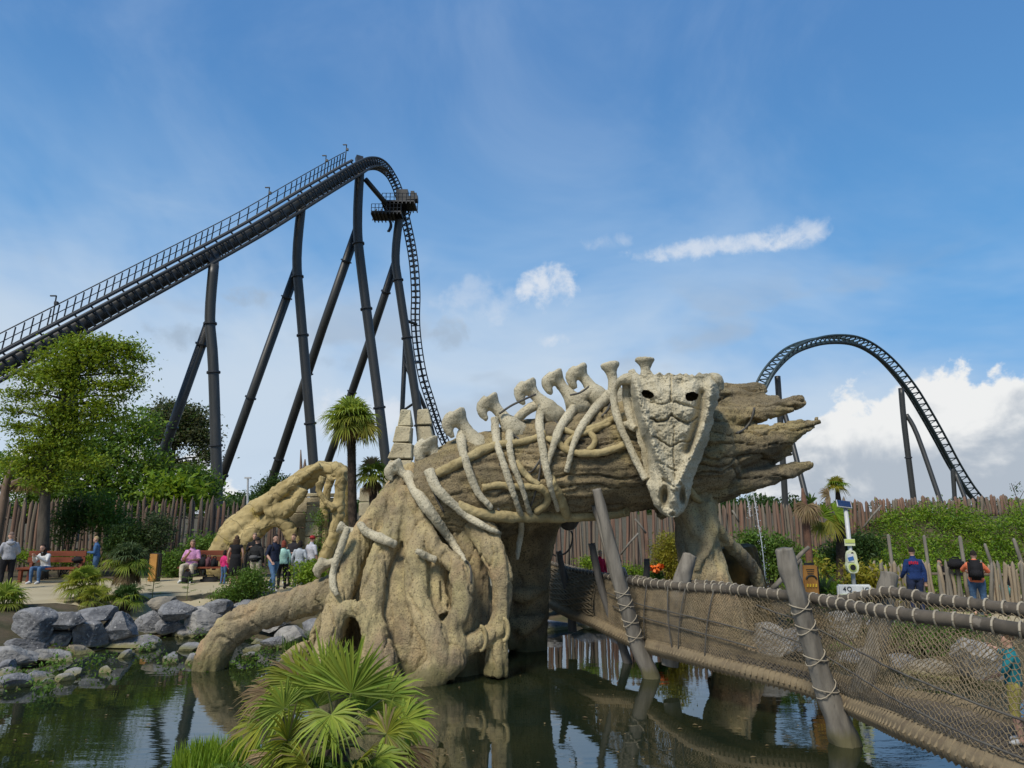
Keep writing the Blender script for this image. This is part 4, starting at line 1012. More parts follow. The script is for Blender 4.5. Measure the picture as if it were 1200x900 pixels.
# slack horizontal cords of the far stretch
mb = MB(); r_ = random.Random(5)
for k in range(26):
    t = .08 + .86 * k / 25; line = []
    for i in range(2, 42):
        p = near[i].lerp(lown[i], t + .025 * math.sin(i * .7 + k * 1.7) + .02 * noise.noise(Vector((i * .25, k, 0))))
        line.append(p + Vector((-.85, -.35, 0)) * (.14 * math.sin(t * 3.14) + .03))
    mb.tube(line, .014, 4)
tag(mb.build('net_cord', M_NET, BR), kind='stuff')
# rope floor: thick wrapped roll along each lower edge, decking between
for pts, r in ((lown, .115), (lowf, .10)):
    mb = MB(); mb.tube(pts, [r * (1 + .12 * noise.noise(p * 1.7)) for p in pts], 12); o = mb.build('floor_roll', M_ROLL, BR, True)
    w = MB(); q, L = resamp(pts, int(Ln / .016)); line = []
    for i in range(len(q) - 1):
        t = (q[i + 1] - q[i]).normalized(); u = t.cross(Vector((0, 0, 1))).normalized(); v = u.cross(t); an = i * 2 * math.pi / 5.0
        rr = r * (1.10 + .12 * noise.noise(q[i] * 1.7)); line.append(q[i] + u * math.cos(an) * rr + v * math.sin(an) * rr)
    w.tube(line, .015, 4); tag(w.build('binding_cord', M_NET, o), kind='stuff')
for i in range(0, 159, 1):
    a0, b0 = lown[i], lowf[i]; a1, b1 = lown[i + 1], lowf[i + 1]
    mb = MB(); mb.beam((a0 + a1) / 2 + Vector((0, 0, .02)), (b0 + b1) / 2 + Vector((0, 0, .02)), (a1 - a0).length * .8, .035)
    mb.build('deck_board', M_DECK, BR)
# dark hand cables drooping along the near net, and cross ties
for t0, t1, a, b in ((.20, .62, 48, 98), (.42, .80, 50, 98), (.14, .66, 100, 159), (.40, .92, 100, 159)):
    mb = MB(); n = 24; line = []
    for k in range(n + 1):
        f = k / n; i = int(a + (b - a) * f); t = t0 + (t1 - t0) * f + (.05 * math.sin(f * math.pi))
        t = min(t, .93) if t0 != .2 and t0 != .42 else t0 + (t1 - t0) * (.2 + f * .45)
        line.append(near[i].lerp(lown[i], t) + Vector((-.85, -.35, 0)) * .10)
    mb.tube(line, .011, 5); mb.build('dark_cable', M_ROPE, BR, True)
for i, j in ((66, 63), (80, 78), (74, 76), (88, 86)):
    mb = MB(); mb.tube([near[i].lerp(lown[j], t) + Vector((-.85, -.35, 0)) * (.06 + .05 * math.sin(t * 3.1)) for t in np.linspace(0, 1, 8)], .012, 5); mb.build('dark_cable', M_ROPE, BR, True)

# the bridge runs on to the bank right of the picture
XN, lxn = resamp([near[-1], near[-1] + (near[-1] - near[-6]) * 4, Vector((7.3, 2.6, 1.9))], 160); XF, lxf = resamp([farr[-1] + Vector((.1, -.1, .04)), farr[-1] + (farr[-1] - farr[-6]) * 4, Vector((8.3, 3.6, 1.95))], 160)
XL, lxl = resamp([lown[-1], lown[-1] + (lown[-1] - lown[-6]) * 4, Vector((7.4, 2.6, .8))], 160); XLF = [Vector((f.x - .05, f.y, l.z + .05)) for f, l in zip(XF, XL)]
rail(XN, .066, 0, 160, 'handrail'); rail(XF, .072, 0, 160, 'handrail'); net(XN, XL, lxn, 0, 159, .085, .0052, .06, 'net', 7); net(XF, XLF, lxf, 0, 159, .12, .005, -.03, 'net', 8)
for pts, r in ((XL, .115), (XLF, .10)): mb = MB(); mb.tube(pts, [r * (1 + .12 * noise.noise(p * 1.7)) for p in pts], 12); mb.build('floor_roll', M_ROLL, BR, True)
for i in range(0, 156, 4):
    mb = MB(); mb.beam((XL[i] + XL[i + 3]) / 2 + Vector((0, 0, .02)), (XLF[i] + XLF[i + 3]) / 2 + Vector((0, 0, .02)), (XL[i + 3] - XL[i]).length * 1.1, .035); mb.build('deck_board', M_DECK, BR)

def pole(px, d, label, m, n=12, cut=True, lash=(), cat='post', name='bridge_post', group='weathered poles of the rope bridge'):
    """bent weathered pole from photo pixels (x, y, r[, d])"""
    q = [(a[0], a[1], a[2], a[3] if len(a) > 3 else d) for a in px]; q = spline(q, 7)
    n = n * 2; pts = [P(a[0], a[1], a[3]) for a in q]; root = thing(name, label, cat, (pts[-1].x, pts[-1].y, max(pts[-1].z, -.6)), group)
    mb = MB(); rs = [a[2] * .88 * pm(a[3]) for a in q]; k = len(pts)
    T = (pts[0] - pts[3]).normalized(); vs = []
    for i in range(k):
        t = (pts[min(i + 1, k - 1)] - pts[max(i - 1, 0)]).normalized(); u = t.cross(Vector((0, 1, 0))).normalized(); w = u.cross(t)
        for j in range(n):
            a = 2 * math.pi * j / n; s = rs[i] * (1 + .16 * noise.noise(Vector((math.cos(a) * 1.4, math.sin(a) * 1.4, i * .22 + q[0][0]))) + .10 * noise.noise(Vector((math.cos(a) * 4, math.sin(a) * 4, i * .10 + q[0][0]))) - .12 * max(0, .12 - abs(noise.noise(Vector((math.cos(a) * 2.5, math.sin(a) * 2.5, i * .06 + q[0][1]))))) / .12)
            p = pts[i] + u * math.cos(a) * s + w * math.sin(a) * s
            if i == 0: p += T * (rs[0] * .5 * noise.noise(Vector((a * 2, q[0][0], 0))))
            vs.append(p)
    fs = [(i * n + j, (i + 1) * n + j, (i + 1) * n + (j + 1) % n, i * n + (j + 1) % n) for i in range(k - 1) for j in range(n)] + [tuple(range(n))]
    mb.add(vs, fs); sh = mb.build('shaft', m, root, True)
    for y in lash:
        i = min(range(k), key=lambda i: abs(q[i][1] - y)); c = pts[i]; r = rs[i] * 1.1; t = (pts[min(i + 1, k - 1)] - pts[i - 1]).normalized(); u = t.cross(Vector((0, 1, 0))).normalized(); w = u.cross(t)
        for sl in (.45, -.5):
            l = MB(); l.tube([c + u * math.cos(a) * r + w * math.sin(a) * r + t * (sl * r * math.cos(a)) for a in np.linspace(0, 2 * math.pi, 13)], .008, 5, cap=False); l.build('rope_lashing', M_WRAP, root, True)
    return root
pole([(699, 573, 6, 12.9), (706, 600, 7, 12.9), (714, 632, 8, 12.9), (723, 668, 8.3, 12.9), (735, 715, 9, 12.95), (747, 755, 9.5, 13.05), (760, 785, 10.5, 13.1), (768, 808, 11, 13.15)], 13, 'tall pale grey leaning pole with white rope lashings, its top touching the log underside', M_POST, lash=(695, 710, 727, 745))
pole([(697, 592, 5, 13.7), (705, 615, 6, 13.7), (715, 650, 7, 13.6), (726, 690, 7, 13.5), (735, 720, 7, 13.5)], 13.6, 'shorter pale pole lashed close behind the tall leaning pole', M_POST)
pole([(693, 637, 4.5), (698, 660, 4.5), (705, 690, 4.7), (715, 720, 5), (727, 750, 5.3), (738, 785, 6)], 14.4, 'dark leaning pole left of the tall pale one', M_POSTD)
pole([(655, 646, 3.5), (657, 658, 4), (662, 680, 4.5), (668, 705, 5), (671, 740, 5.5)], 16.2, 'thin dark pole with a hooked twig at its top, leftmost of the bridge poles', M_POSTD)
pole([(919, 643, 10.5, 9.25), (924, 665, 12, 9.25), (933, 695, 11.5, 9.25), (945, 735, 11.5, 9.3), (960, 785, 12.5, 9.35), (978, 835, 14, 9.4), (990, 868, 17, 9.45), (998, 895, 18, 9.5)], 9.6, 'thick grey leaning pole with white rope lashings standing in the water at the right', M_POST, 16, lash=(712, 735, 768, 805))
pole([(1042, 671, 10), (1039, 690, 11), (1032, 730, 12), (1020, 775, 12.5), (1004, 825, 13)], 9.75, 'broad flat topped grey post behind the near handrail, seen through the net lower down', M_POST, 10)
pole([(809, 650, 9), (803, 668, 10), (797, 690, 11), (790, 740, 11), (785, 780, 11)], 12.7, 'short flat pale board-like post in front of the sculpture leg', M_POST, 8)
pole([(758, 655, 3.5), (758, 665, 4), (757, 690, 4.5), (756, 730, 5)], 14.8, 'short dark stub post at the end of the first handrail', M_POSTD)
# hook twig and hanging cord
mb = MB(); mb.tube([Vector(v) for v in spline([tuple(P(x, y, 16.0)) for x, y in [(655, 651), (663, 648), (669, 640), (671, 628), (669, 622)]], 4)], .02, 6)
hk = thing('hanging_cable', 'dark cable loop hanging from the log to the thin hooked pole', 'cable', tuple(P(655, 651, 16.0))); mb.build('cable', M_ROPE, hk, True)
mb = MB(); mb.tube([Vector(v) for v in spline([tuple(P(x, y, 16.0)) for x, y in [(634, 632), (642, 645), (652, 652)]], 4)], .015, 6); mb.build('cable', M_ROPE, hk, True)
mb = MB(); pxtube(mb, [(658, 604, 3), (662, 612, 7), (669, 614, 7), (677, 606, 4)], 15.6, 8, 4); mb.build('dark_stump', M_POSTD, TREE, True)
# ------------------------------------------------------------ palisade fences
M_STAKE = mat('fence_stake', (.19, .135, .10), (.11, .08, .06), 1.6, .95, .5, 12, .01, stretch=(4, 4, .7), spots=((.30, .24, .19), 3, .6, .7), island=.0)
M_STAKE2 = mat('fence_stake_grey', (.20, .165, .125), (.115, .095, .07), 1.6, .95, .5, 12, .01, stretch=(4, 4, .7))
M_STAKE3 = mat('fence_stake_red', (.215, .13, .09), (.125, .078, .057), 1.6, .95, .5, 12, .01, stretch=(4, 4, .7))
M_PICK = mat('picket', (.30, .245, .17), (.19, .155, .11), 1.6, .95, .5, 12, .01, stretch=(4, 4, .7))
def stake_mesh(seed, r, m):
    rr = random.Random(seed); mb = MB(); k = 4; pts = []; rs = []
    for i in range(k): pts.append(Vector((rr.gauss(0, .015), rr.gauss(0, .015), i / (k - 1) * .93))); rs.append(r * rr.uniform(.85, 1.15))
    pts.append(Vector((rr.gauss(0, .02), 0, 1.0))); rs.append(r * .12)
    mb.tube(pts, rs, 6); me = mb.mesh('stake'); me.materials.append(m); me.polygons.foreach_set('use_smooth', [True] * len(me.polygons)); return me
ST1 = [stake_mesh(i, .062, (M_STAKE, M_STAKE2, M_STAKE3, M_STAKE)[i % 4]) for i in range(8)]
ST2 = [stake_mesh(i + 20, .045, (M_PICK, M_POST)[i % 2]) for i in range(5)]
def palisade(name, label, pts, hgt, step, meshes, seed, rail_z=None, lean=.02, top=None):
    r = random.Random(seed); a = Vector(pts[0]); root = thing(name, label, 'fence', (a.x, a.y, height(a.x, a.y)))
    O = worg(root); acc = 0
    for i in range(len(pts) - 1):
        A, B = Vector(pts[i]), Vector(pts[i + 1]); L = (B - A).length; s = acc
        while s < L:
            p = A.lerp(B, s / L); z = height(p.x, p.y) - .1; h = (hgt + .1) * r.uniform(.9, 1.06)
            if top: h = top(p) - z + r.uniform(-.16, .14)
            o = bpy.data.objects.new('stake', r.choice(meshes)); COL.objects.link(o); o.parent = root
            o.location = Vector((p.x, p.y + r.gauss(0, .025), z)) - O; o.scale = (r.uniform(.8, 1.25), r.uniform(.8, 1.25), h); o.rotation_euler = (r.gauss(0, lean), r.gauss(0, lean), r.random() * 6)
            s += step * r.uniform(.85, 1.2)
        acc = s - L
        for rz in rail_z or ():
            mb = MB(); mb.tube([Vector((A.x, A.y + .06, height(A.x, A.y) + rz)), Vector((B.x, B.y + .06, height(B.x, B.y) + rz))], .035, 6); mb.build('cross_rail', M_STAKE2, root)
    return root
palisade('palisade_fence', 'tall brown stake palisade on the left behind the benches and people', [(-27, 25.6), (-20, 26.6), (-13, 28.5), (-7, 30)], 2.75, .125, ST1, 3, (.8, 2.0))
palisade('palisade_fence', 'tall reddish brown stake palisade behind the dragon skull and bridge', [(-.6, 27.5), (6, 27.8), (13, 29)], 2.8, .125, ST1, 4, (), top=lambda p: 3.45)
palisade('palisade_fence', 'stake palisade climbing the shrub covered bank at the right edge', [(13.1, 29.05), (19, 30.5), (30, 34)], 2.4, .15, ST1, 5, (), .04, top=lambda p: 3.55 + (p.x - 13) * .02)
palisade('low_palisade_fence', 'low grey picket palisade beside the two men at the right', [(9.6, 18.9), (13, 18.2), (17.5, 17.6), (24, 17)], 1.25, .085, ST2, 6, (.35, .95), .05)
def brace(px0, px1, d, label):
    a, b = P(*px0, d), P(*px1, d); o = thing('fence_brace', label, 'brace', tuple(a)); mb = MB(); mb.tube([a, (a + b) / 2 + Vector((0, 0, .03)), b], .04, 6); mb.build('pole', M_POST, o, True)
brace((1012, 618), (1033, 592), 28.6, 'pale pole leaning diagonally on the fence right of the solar panel')
brace((727, 650), (748, 625), 27.0, 'thin pale branch leaning diagonally on the fence left of the skull')
brace((757, 625), (744, 608), 27.1, 'short thin branch leaning the other way on the fence left of the skull')
brace((866, 612), (858, 598), 27.1, 'short pale stick leaning on the fence right of the skull')
for i, (px, t, b, w) in enumerate([(1041, 628, 690, 2.0), (1083, 629, 690, 1.8), (1125, 630, 690, 2.1), (1161, 639, 690, 1.8), (1195, 633, 690, 2.0)]):
    d = 19.6 - i * .25; a = P(px, t, d); g = height(a.x, a.y)
    lab = ['leftmost grey upright post behind the low palisade, next to the square bridge post', 'second grey upright post behind the low palisade, right of the man in blue', 'third grey upright post behind the low palisade, left of the man in orange', 'fourth upright post behind the low palisade, leaning beside the man in orange', 'rightmost grey upright post behind the low palisade, at the photo edge'][i]
    o = thing('fence_post', lab, 'post', (a.x, d, g), 'grey posts behind the low palisade'); mb = MB()
    mb.tube([Vector((a.x + (.1 if i > 2 else 0), d, g - .1)), Vector((a.x + .03, d, (g + a.z) / 2)), a - Vector((.0 if i < 3 else .15, 0, 0)), a + Vector((-.0 if i < 3 else -.16, 0, .05))], [w * pm(d) * 1.0, w * pm(d), w * pm(d) * .95, w * pm(d) * .4], 7); mb.build('post', M_POST, o, True)
# ------------------------------------------------------------ vegetation
M_BARK = mat('bark', (.10, .085, .065), (.05, .043, .035), 3, .95, .8, 12, .03, stretch=(3, 3, .8))
L_YEL = leafmat('leaf_yellow_green', (.23, .30, .03), (.14, .215, .024))
L_MID = leafmat('leaf_mid_green', (.125, .21, .035), (.075, .145, .024))
L_DRK = leafmat('leaf_dark_green', (.06, .11, .026), (.035, .07, .018))
L_OLV = leafmat('leaf_olive', (.13, .145, .075), (.075, .09, .042))
L_GRY = leafmat('leaf_grey_green', (.085, .125, .05), (.05, .08, .03))
L_BRT = leafmat('leaf_bright', (.19, .285, .022), (.115, .205, .018))
L_GLD = leafmat('leaf_golden', (.30, .27, .03), (.17, .18, .022))
L_DRY = leafmat('leaf_dry', (.30, .225, .12), (.17, .12, .065), .25)
L_PALM = leafmat('palm_blade', (.27, .335, .05), (.18, .255, .032), .35)
L_PALMY = leafmat('palm_blade_yellow', (.25, .27, .03), (.15, .19, .025), .35)
M_PETAL = plain('orange_petal', (.75, .16, .02)); M_STALK = plain('green_stalk', (.14, .16, .05), .6)
def blobs_px(lst, d, dep=.8):
    """photo ellipses (x, y, rx, ry[, d]) -> world ellipsoids"""
    out = []
    for b in lst:
        dd = b[4] if len(b) > 4 else d
        out.append((P(b[0], b[1], dd), (b[2] * pm(dd), max(b[2], b[3]) * pm(dd) * dep, b[3] * pm(dd))))
    return out
def shrub(name, label, cat, lst, d, m, n, leaf, seed, group=None, stem=True, **k):
    bl = blobs_px(lst, d); c = bl[0][0]; base = Vector((c.x, c.y, height(c.x, c.y)))
    root = thing(name, label, cat, tuple(base), group)
    if stem:
        mb = MB(); r = random.Random(seed)
        for b in bl:
            for j in range(3):
                q = Vector(b[0]) + Vector((r.uniform(-.5, .5) * b[1][0], r.uniform(-.5, .5) * b[1][1], r.uniform(-.1, .6) * b[1][2]))
                mb.tube([base + Vector((r.gauss(0, .05), r.gauss(0, .05), -.1)), base.lerp(q, .5) + Vector((r.gauss(0, .05), 0, 0)), q], [.03, .02, .008], 5)
        tag(mb.build('stem', M_BARK, root), kind='stuff')
    o = leafcloud('foliage', m, root, bl, n, leaf, seed=seed, **k); o['kind'] = 'stuff'
    return root
def tree(name, label, base_px, d, trunk_px, lst, m, n, leaf, seed, group='trees behind the fences', r0=6, m2=None, **k):
    bl = blobs_px(lst, d, .9); b = P(*base_px, d); base = Vector((b.x, d, height(b.x, d) - .1))
    root = thing(name, label, 'tree', tuple(base), group); r = random.Random(seed)
    tp = [base] + [P(x, y, d) for x, y in trunk_px]; kk = len(tp)
    q = spline([(*p, r0 * pm(d) * (1 - .75 * i / (kk - 1))) for i, p in enumerate(tp)], 4)
    mb = MB(); mb.tube([Vector(a[:3]) for a in q], [a[3] for a in q], 10); mb.build('trunk', M_BARK, root, True)
    for bb in bl:
        c = Vector(bb[0]); src = min(q[len(q) // 3:], key=lambda a: (Vector(a[:3]) - c).length + max(0, a[2] - c.z) * 1.5); s = Vector(src[:3])
        lb = MB(); mid = s.lerp(c, .5) + Vector((r.gauss(0, .12), r.gauss(0, .12), .1)); lb.tube([s, mid, c], [max(src[3] * .55, .02), max(src[3] * .35, .015), .012], 6)
        for j in range(7):
            e = c + Vector((r.uniform(-.8, .8) * bb[1][0], r.uniform(-.8, .8) * bb[1][1], r.uniform(-.5, .7) * bb[1][2])); f = mid.lerp(c, r.uniform(.1, 1))
            lb.tube([f, f.lerp(e, .5) + Vector((0, 0, .05)), e], [.022, .014, .006], 4)
        lb.build('limb', M_BARK, root)
    o = leafcloud('crown', m, root, bl, n, leaf, seed=seed, **k); o['kind'] = 'stuff'
    if m2: o = leafcloud('crown', m2, root, bl, n // 3, leaf, seed=seed + 50, **k); o['kind'] = 'stuff'
    return root
tree('locust_tree', 'tall airy yellow-green tree in front of the lift hill at the left', (52, 655), 23.5, [(52, 600), (55, 565), (66, 510), (80, 455), (92, 405)],
     [(92, 405, 30, 11), (118, 402, 28, 9), (148, 408, 20, 13), (160, 420, 14, 12), (62, 418, 22, 10), (88, 428, 40, 10), (130, 430, 32, 9), (162, 440, 12, 10), (40, 440, 34, 10), (82, 455, 38, 11), (130, 452, 30, 7), (28, 462, 26, 8), (62, 478, 36, 10), (110, 472, 30, 8), (20, 500, 22, 7), (56, 505, 34, 9), (35, 525, 24, 7), (95, 500, 24, 9), (14, 482, 16, 6), (140, 465, 22, 5), (70, 535, 26, 10), (45, 550, 24, 10), (85, 520, 18, 8), (110, 415, 40, 14), (75, 440, 36, 14), (60, 520, 40, 16), (95, 540, 34, 14), (30, 545, 30, 14), (120, 485, 30, 14), (75, 490, 30, 14), (55, 565, 30, 12), (150, 450, 20, 10)], L_YEL, 25000, .12, 3, r0=7, m2=L_BRT, clump=9, shell=1.6, up=.8)
tree('dark_tree', 'dense deep green tree low behind the left fence, under the airy tree', (125, 650), 33, [(122, 600), (128, 540), (132, 490)],
     [(130, 510, 34, 24), (165, 500, 24, 24), (100, 535, 36, 24), (150, 540, 40, 26), (60, 545, 36, 18), (30, 560, 34, 20), (110, 570, 50, 22), (165, 570, 30, 22), (60, 585, 40, 18), (5, 545, 22, 16), (185, 545, 12, 14), (120, 600, 50, 18)], L_MID, 17000, .19, 5, m2=L_BRT, clump=8, shell=3)
tree('olive_tree', 'round greyish olive tree behind the slanting coaster leg', (200, 640), 90, [(198, 570), (203, 530), (212, 490)],
     [(200, 485, 24, 16), (225, 492, 20, 18), (238, 512, 14, 18), (205, 510, 24, 16), (185, 500, 16, 20), (242, 535, 10, 12), (222, 548, 14, 8), (190, 545, 18, 20)], L_OLV, 14000, .42, 6, m2=L_DRK, clump=9, shell=1.8, r0=5)
tree('leafy_tree', 'mid green bushy tree between the two pipe columns left of the sculpture', (222, 640), 36, [(224, 590), (226, 560)], [(222, 565, 22, 20), (240, 575, 12, 24), (205, 580, 14, 16)], L_MID, 6000, .18, 8, clump=7, r0=3)
tree('distant_tree', 'small dark tree beside the foot of the second coaster leg', (330, 620), 90, [(324, 590), (320, 570)], [(322, 568, 14, 12), (310, 574, 12, 10), (335, 570, 12, 12), (318, 582, 20, 9)], L_DRK, 5000, .3, 9, clump=6, r0=2)
# woods along the skyline
def wood():
    r = random.Random(3); bl = []
    for k in range(420):
        x = r.uniform(-330, 330); y = r.uniform(205, 260); h = height(x, y); s = r.uniform(2.0, 3.7) * (1.1 + .25 * math.sin(x * .045 + .7) + .15 * math.sin(x * .13))
        if x > 95: s *= .55
        elif x > 0: s *= 1.3
        bl.append(((x, y, h + s * .8), (s * 1.4, s, s * 1.15)))
    tag(leafcloud('far_wood', L_DRK, None, bl, 110000, 1.1, seed=4, shell=2), kind='stuff')
wood()
# left bank bushes
SH = [('climbing_shrub', 'dark ivy like shrub climbing the left fence right of the tree trunk', [(78, 612, 14, 26), (92, 600, 14, 22)], 25.2, L_DRK, 3800, .11), ('climbing_shrub', 'tall dark green shrub on the left fence under the dark tree', [(120, 600, 18, 26), (140, 615, 14, 20)], 25.6, L_MID, 4200, .12),
      ('shrub', 'dark bluish green bush behind the blonde person', [(150, 628, 22, 18), (135, 640, 16, 12)], 24.6, L_DRK, 4000, .10), ('shrub', 'grey green airy bush against the fence left of the wooden sign', [(185, 622, 18, 22), (172, 640, 16, 14)], 25, L_GRY, 4200, .10),
      ('shrub', 'bright green leafy bush behind the man in pink', [(240, 642, 20, 14), (222, 652, 14, 12), (255, 640, 10, 12)], 25, L_MID, 3600, .13), ('shrub', 'low green bush left of the man in pink beside the wooden sign', [(205, 668, 12, 12), (198, 655, 9, 9)], 24.2, L_MID, 2200, .10),
      ('ground_plant', 'low yellow-green border plants behind the left bench', [(70, 655, 28, 7), (20, 652, 24, 7), (105, 655, 16, 8)], 24.4, L_BRT, 3200, .09), ('yucca', 'bright yellow-green leafy plant over the left fence', [(203, 572, 17, 13), (212, 582, 12, 8)], 30, L_BRT, 1500, .3),
      ('trailing_plant', 'trailing green plant spilling from the path over the boulders', [(290, 682, 19, 14), (275, 696, 22, 9), (305, 690, 12, 10), (262, 706, 16, 7), (298, 674, 11, 10)], 19.2, L_MID, 6500, .075), ('shrub', 'small shrub with bright glossy leaves below the group of visitors', [(362, 670, 17, 13), (372, 680, 12, 9), (352, 680, 8, 8)], 18.6, L_BRT, 2400, .085),
      ('climbing_plant', 'green creeper climbing the stone wall under the root arch', [(376, 610, 5, 16), (374, 640, 7, 18), (330, 655, 12, 12)], 23.6, L_MID, 1800, .09),
      ('conifer_shrub', 'golden green upright shrub left of the sculpture\'s front leg', [(784, 638, 15, 14), (780, 655, 17, 15), (792, 670, 14, 14)], 20.5, L_GLD, 5200, .075), ('shrub', 'small round green shrub beside the first bridge handrail', [(732, 668, 10, 7), (750, 672, 12, 7)], 20, L_BRT, 1500, .07),
      ('shrub', 'small green shrub left of the dark leaning pole', [(689, 660, 9, 6)], 21, L_BRT, 900, .07),
      ('shrub', 'dark green bush right of the sculpture\'s front leg', [(900, 640, 22, 16), (880, 632, 16, 10), (922, 648, 16, 14), (905, 664, 26, 12)], 20.5, L_MID, 6500, .10), ('shrub', 'dark leafy bush behind the solar sign pole', [(985, 650, 18, 14), (1012, 640, 18, 14), (1000, 662, 14, 10)], 20.5, L_DRK, 4200, .12),
      ('grass_tuft', 'orange and yellow tall dry plants right of the solar sign', [(1012, 678, 13, 14), (1022, 690, 10, 12), (960, 666, 8, 6)], 18.2, L_GLD, 1700, .14), ('fern', 'bright green fern left of the white number board', [(972, 696, 15, 8), (985, 700, 12, 7)], 16.8, L_BRT, 1500, .11),
      ('bank_plant', 'green bush on the right bank seen through the net', [(1088, 752, 26, 16), (1060, 740, 20, 14), (1120, 740, 24, 10)], 14.2, L_MID, 3200, .08), ('bank_plant', 'pale dry plant on the right bank seen through the net', [(1030, 752, 18, 8), (960, 730, 14, 8)], 14.4, L_DRY, 1000, .08)]
for i, (nm, lab, l, d, m, n, lf) in enumerate(SH): shrub(nm, lab, 'plant' if 'shrub' not in nm else 'shrub', l, d, m, n, lf, 100 + i, clump=6, shell=2.0, aspect=.42)
# shrub covered bank on the right
def bank():
    r = random.Random(8); bl = []
    for k in range(260):
        x = r.uniform(9.5, 32); y = r.uniform(22.6, 29.5); h = height(x, y); s = r.uniform(.45, .85)
        bl.append(((x, y, h + .15), (s * 1.2, s * 1.1, s * (.8 if x < 26 else 1.0))))
    for x, y, s, h in ((20.5, 27.5, 1.0, .9), (18.5, 27, .8, .7), (24, 27, 1.3, 1.2), (23, 26, 1.0, .8), (15.5, 26.5, .8, .4), (12.5, 25.5, .7, .3)):
        bl.append(((x, y, height(x, y) + h), (s, s, s * .8)))
    tag(leafcloud('bank_shrubs', L_BRT, None, bl, 110000, .115, seed=14, shell=3, clump=9, up=.6), kind='stuff')
    tag(leafcloud('bank_shrubs', L_MID, None, bl, 24000, .11, seed=15, shell=2, clump=7, up=.6), kind='stuff')
bank()
# flowers of the rock garden
fl = thing('flowering_plant', 'orange flowers blooming beside the golden green shrub', 'flowers', tuple(P(769, 680, 20.2)))
o = leafcloud('flower', M_PETAL, fl, blobs_px([(768, 668, 7, 4), (774, 664, 5, 3), (764, 664, 4, 2)], 19.6), 160, .09, .8, seed=3); o['kind'] = 'stuff'
o = leafcloud('foliage', L_MID, fl, blobs_px([(769, 675, 9, 6)], 19.8), 500, .08, seed=4); o['kind'] = 'stuff'

# ---- fan palms
def blade(mb, c, dv, nv, L, w, droop, split=.36, mi=0):
    s = dv.cross(nv).normalized(); pts = []
    for t, ww in ((.0, .12), (split, 1.0), (.72, .62), (1.0, .03)):
        p = c + dv * (L * t) - Vector((0, 0, 1)) * (droop * L * max(0, t - .35) ** 2 * 1.9); pts.append((p, ww * w))
    vs = []
    for p, ww in pts: vs += [p - s * ww + nv * ww * .45, p, p + s * ww + nv * ww * .45]
    fs = []
    for i in range(3):
        a = i * 3; fs += [(a, a + 1, a + 4, a + 3), (a + 1, a + 2, a + 5, a + 4)]
    mb.add(vs, fs, mi)
def fan(parent, c, heading, nrm, rad, n, spread, m, r, droop=.35, tipm=None, name='frond'):
    n = int(n * 1.12); h = heading.normalized(); nv = (nrm - h * nrm.dot(h)).normalized(); s = h.cross(nv); mb = MB()
    for i in range(n):
        a = spread * (i / (n - 1) - .5) * 2 + r.gauss(0, .03); dv = (h * math.cos(a) + s * math.sin(a) + nv * r.gauss(.06, .05)).normalized()
        L = rad * (1 - .22 * abs(i / (n - 1) - .5) * 2) * r.uniform(.88, 1.08)
        blade(mb, c, dv, nv, L, rad * .80 / n * min(1.6, spread), droop * r.uniform(.6, 1.5), mi=1 if tipm and r.random() < .22 else 0)
    return mb.build(name, [m, tipm] if tipm else m, parent)
def crown_palm(root, c, n, rad, seed, pet=.35, mats=(None,), skirt=0, up0=-.5, dist=1.0):
    r = random.Random(seed)
    for i in range(n):
        az = i * 2.39996 + r.gauss(0, .2); el = up0 + (1.45 - up0) * ((i + .5) / n) ** .8; d = Vector((math.cos(az) * math.cos(el), math.sin(az) * math.cos(el), math.sin(el)))
        e = c + d * pet * r.uniform(.8, 1.15); mb = MB(); mb.tube([c, c.lerp(e, .5) + Vector((0, 0, .02)), e], .012, 4)
        up = Vector((0, 0, 1)) + d * .15; h = (d + Vector((0, 0, -.35))).normalized()
        mt = mats[min(len(mats) - 1, int((1 - (i + .5) / n) * len(mats)))]
        f = fan(root, e, h, up if abs(d.z) < .95 else Vector((0, 1, .2)), rad * r.uniform(.85, 1.1), 26, 2.1, mt, r, .55)
        mb.build('petiole', M_STALK, f)
    for i in range(skirt):
        az = r.random() * 6.28; d = Vector((math.cos(az) * .55, math.sin(az) * .55, -.85)); e = c + Vector((d.x, d.y, 0)) * pet * .75 + Vector((0, 0, -.12 - .12 * r.random()))
        fan(root, e, d, Vector((math.cos(az), math.sin(az), .3)), rad * .85, 16, 1.0, L_DRY, r, .4, name='dead_frond')
M_HAIRY = mat('palm_trunk', (.075, .052, .035), (.03, .022, .015), 9, .95, 1.0, 20, .03)
def hairy_trunk(root, a, b, r, seed, n=900):
    mb = MB(); k = 14; mb.tube([a.lerp(b, i / k) for i in range(k + 1)], [r * (1 + .12 * noise.noise(Vector((i * .9, seed, 0)))) for i in range(k + 1)], 12); o = mb.build('trunk', M_HAIRY, root, True)
    g = random.Random(seed); f = MB(); ax = (b - a).normalized()
    for i in range(n):
        p = a.lerp(b, g.random()); az = g.random() * 6.28; d = Vector((math.cos(az), math.sin(az), 0)); q = p + d * r * .95; e = q + d * g.uniform(.02, .06) + ax * g.uniform(.05, .13); s = d.cross(ax) * .008
        f.add([q - s, q + s, e], [(0, 1, 2)])
    tag(f.build('trunk_fibre', M_HAIRY, o), kind='stuff')
base = P(416, 690, 18.2); top = P(411.5, 500, 18.2)
pt = thing('windmill_palm', 'tall palm with a dark hairy trunk left of the stone spires', 'palm tree', (base.x, base.y, .75))
hairy_trunk(pt, Vector((base.x, base.y, .6)), top, .115, 2); crown_palm(pt, top + Vector((0, 0, .12)), 34, .56, 5, .36, (L_PALM, L_PALM, L_PALMY), 6, -.55)
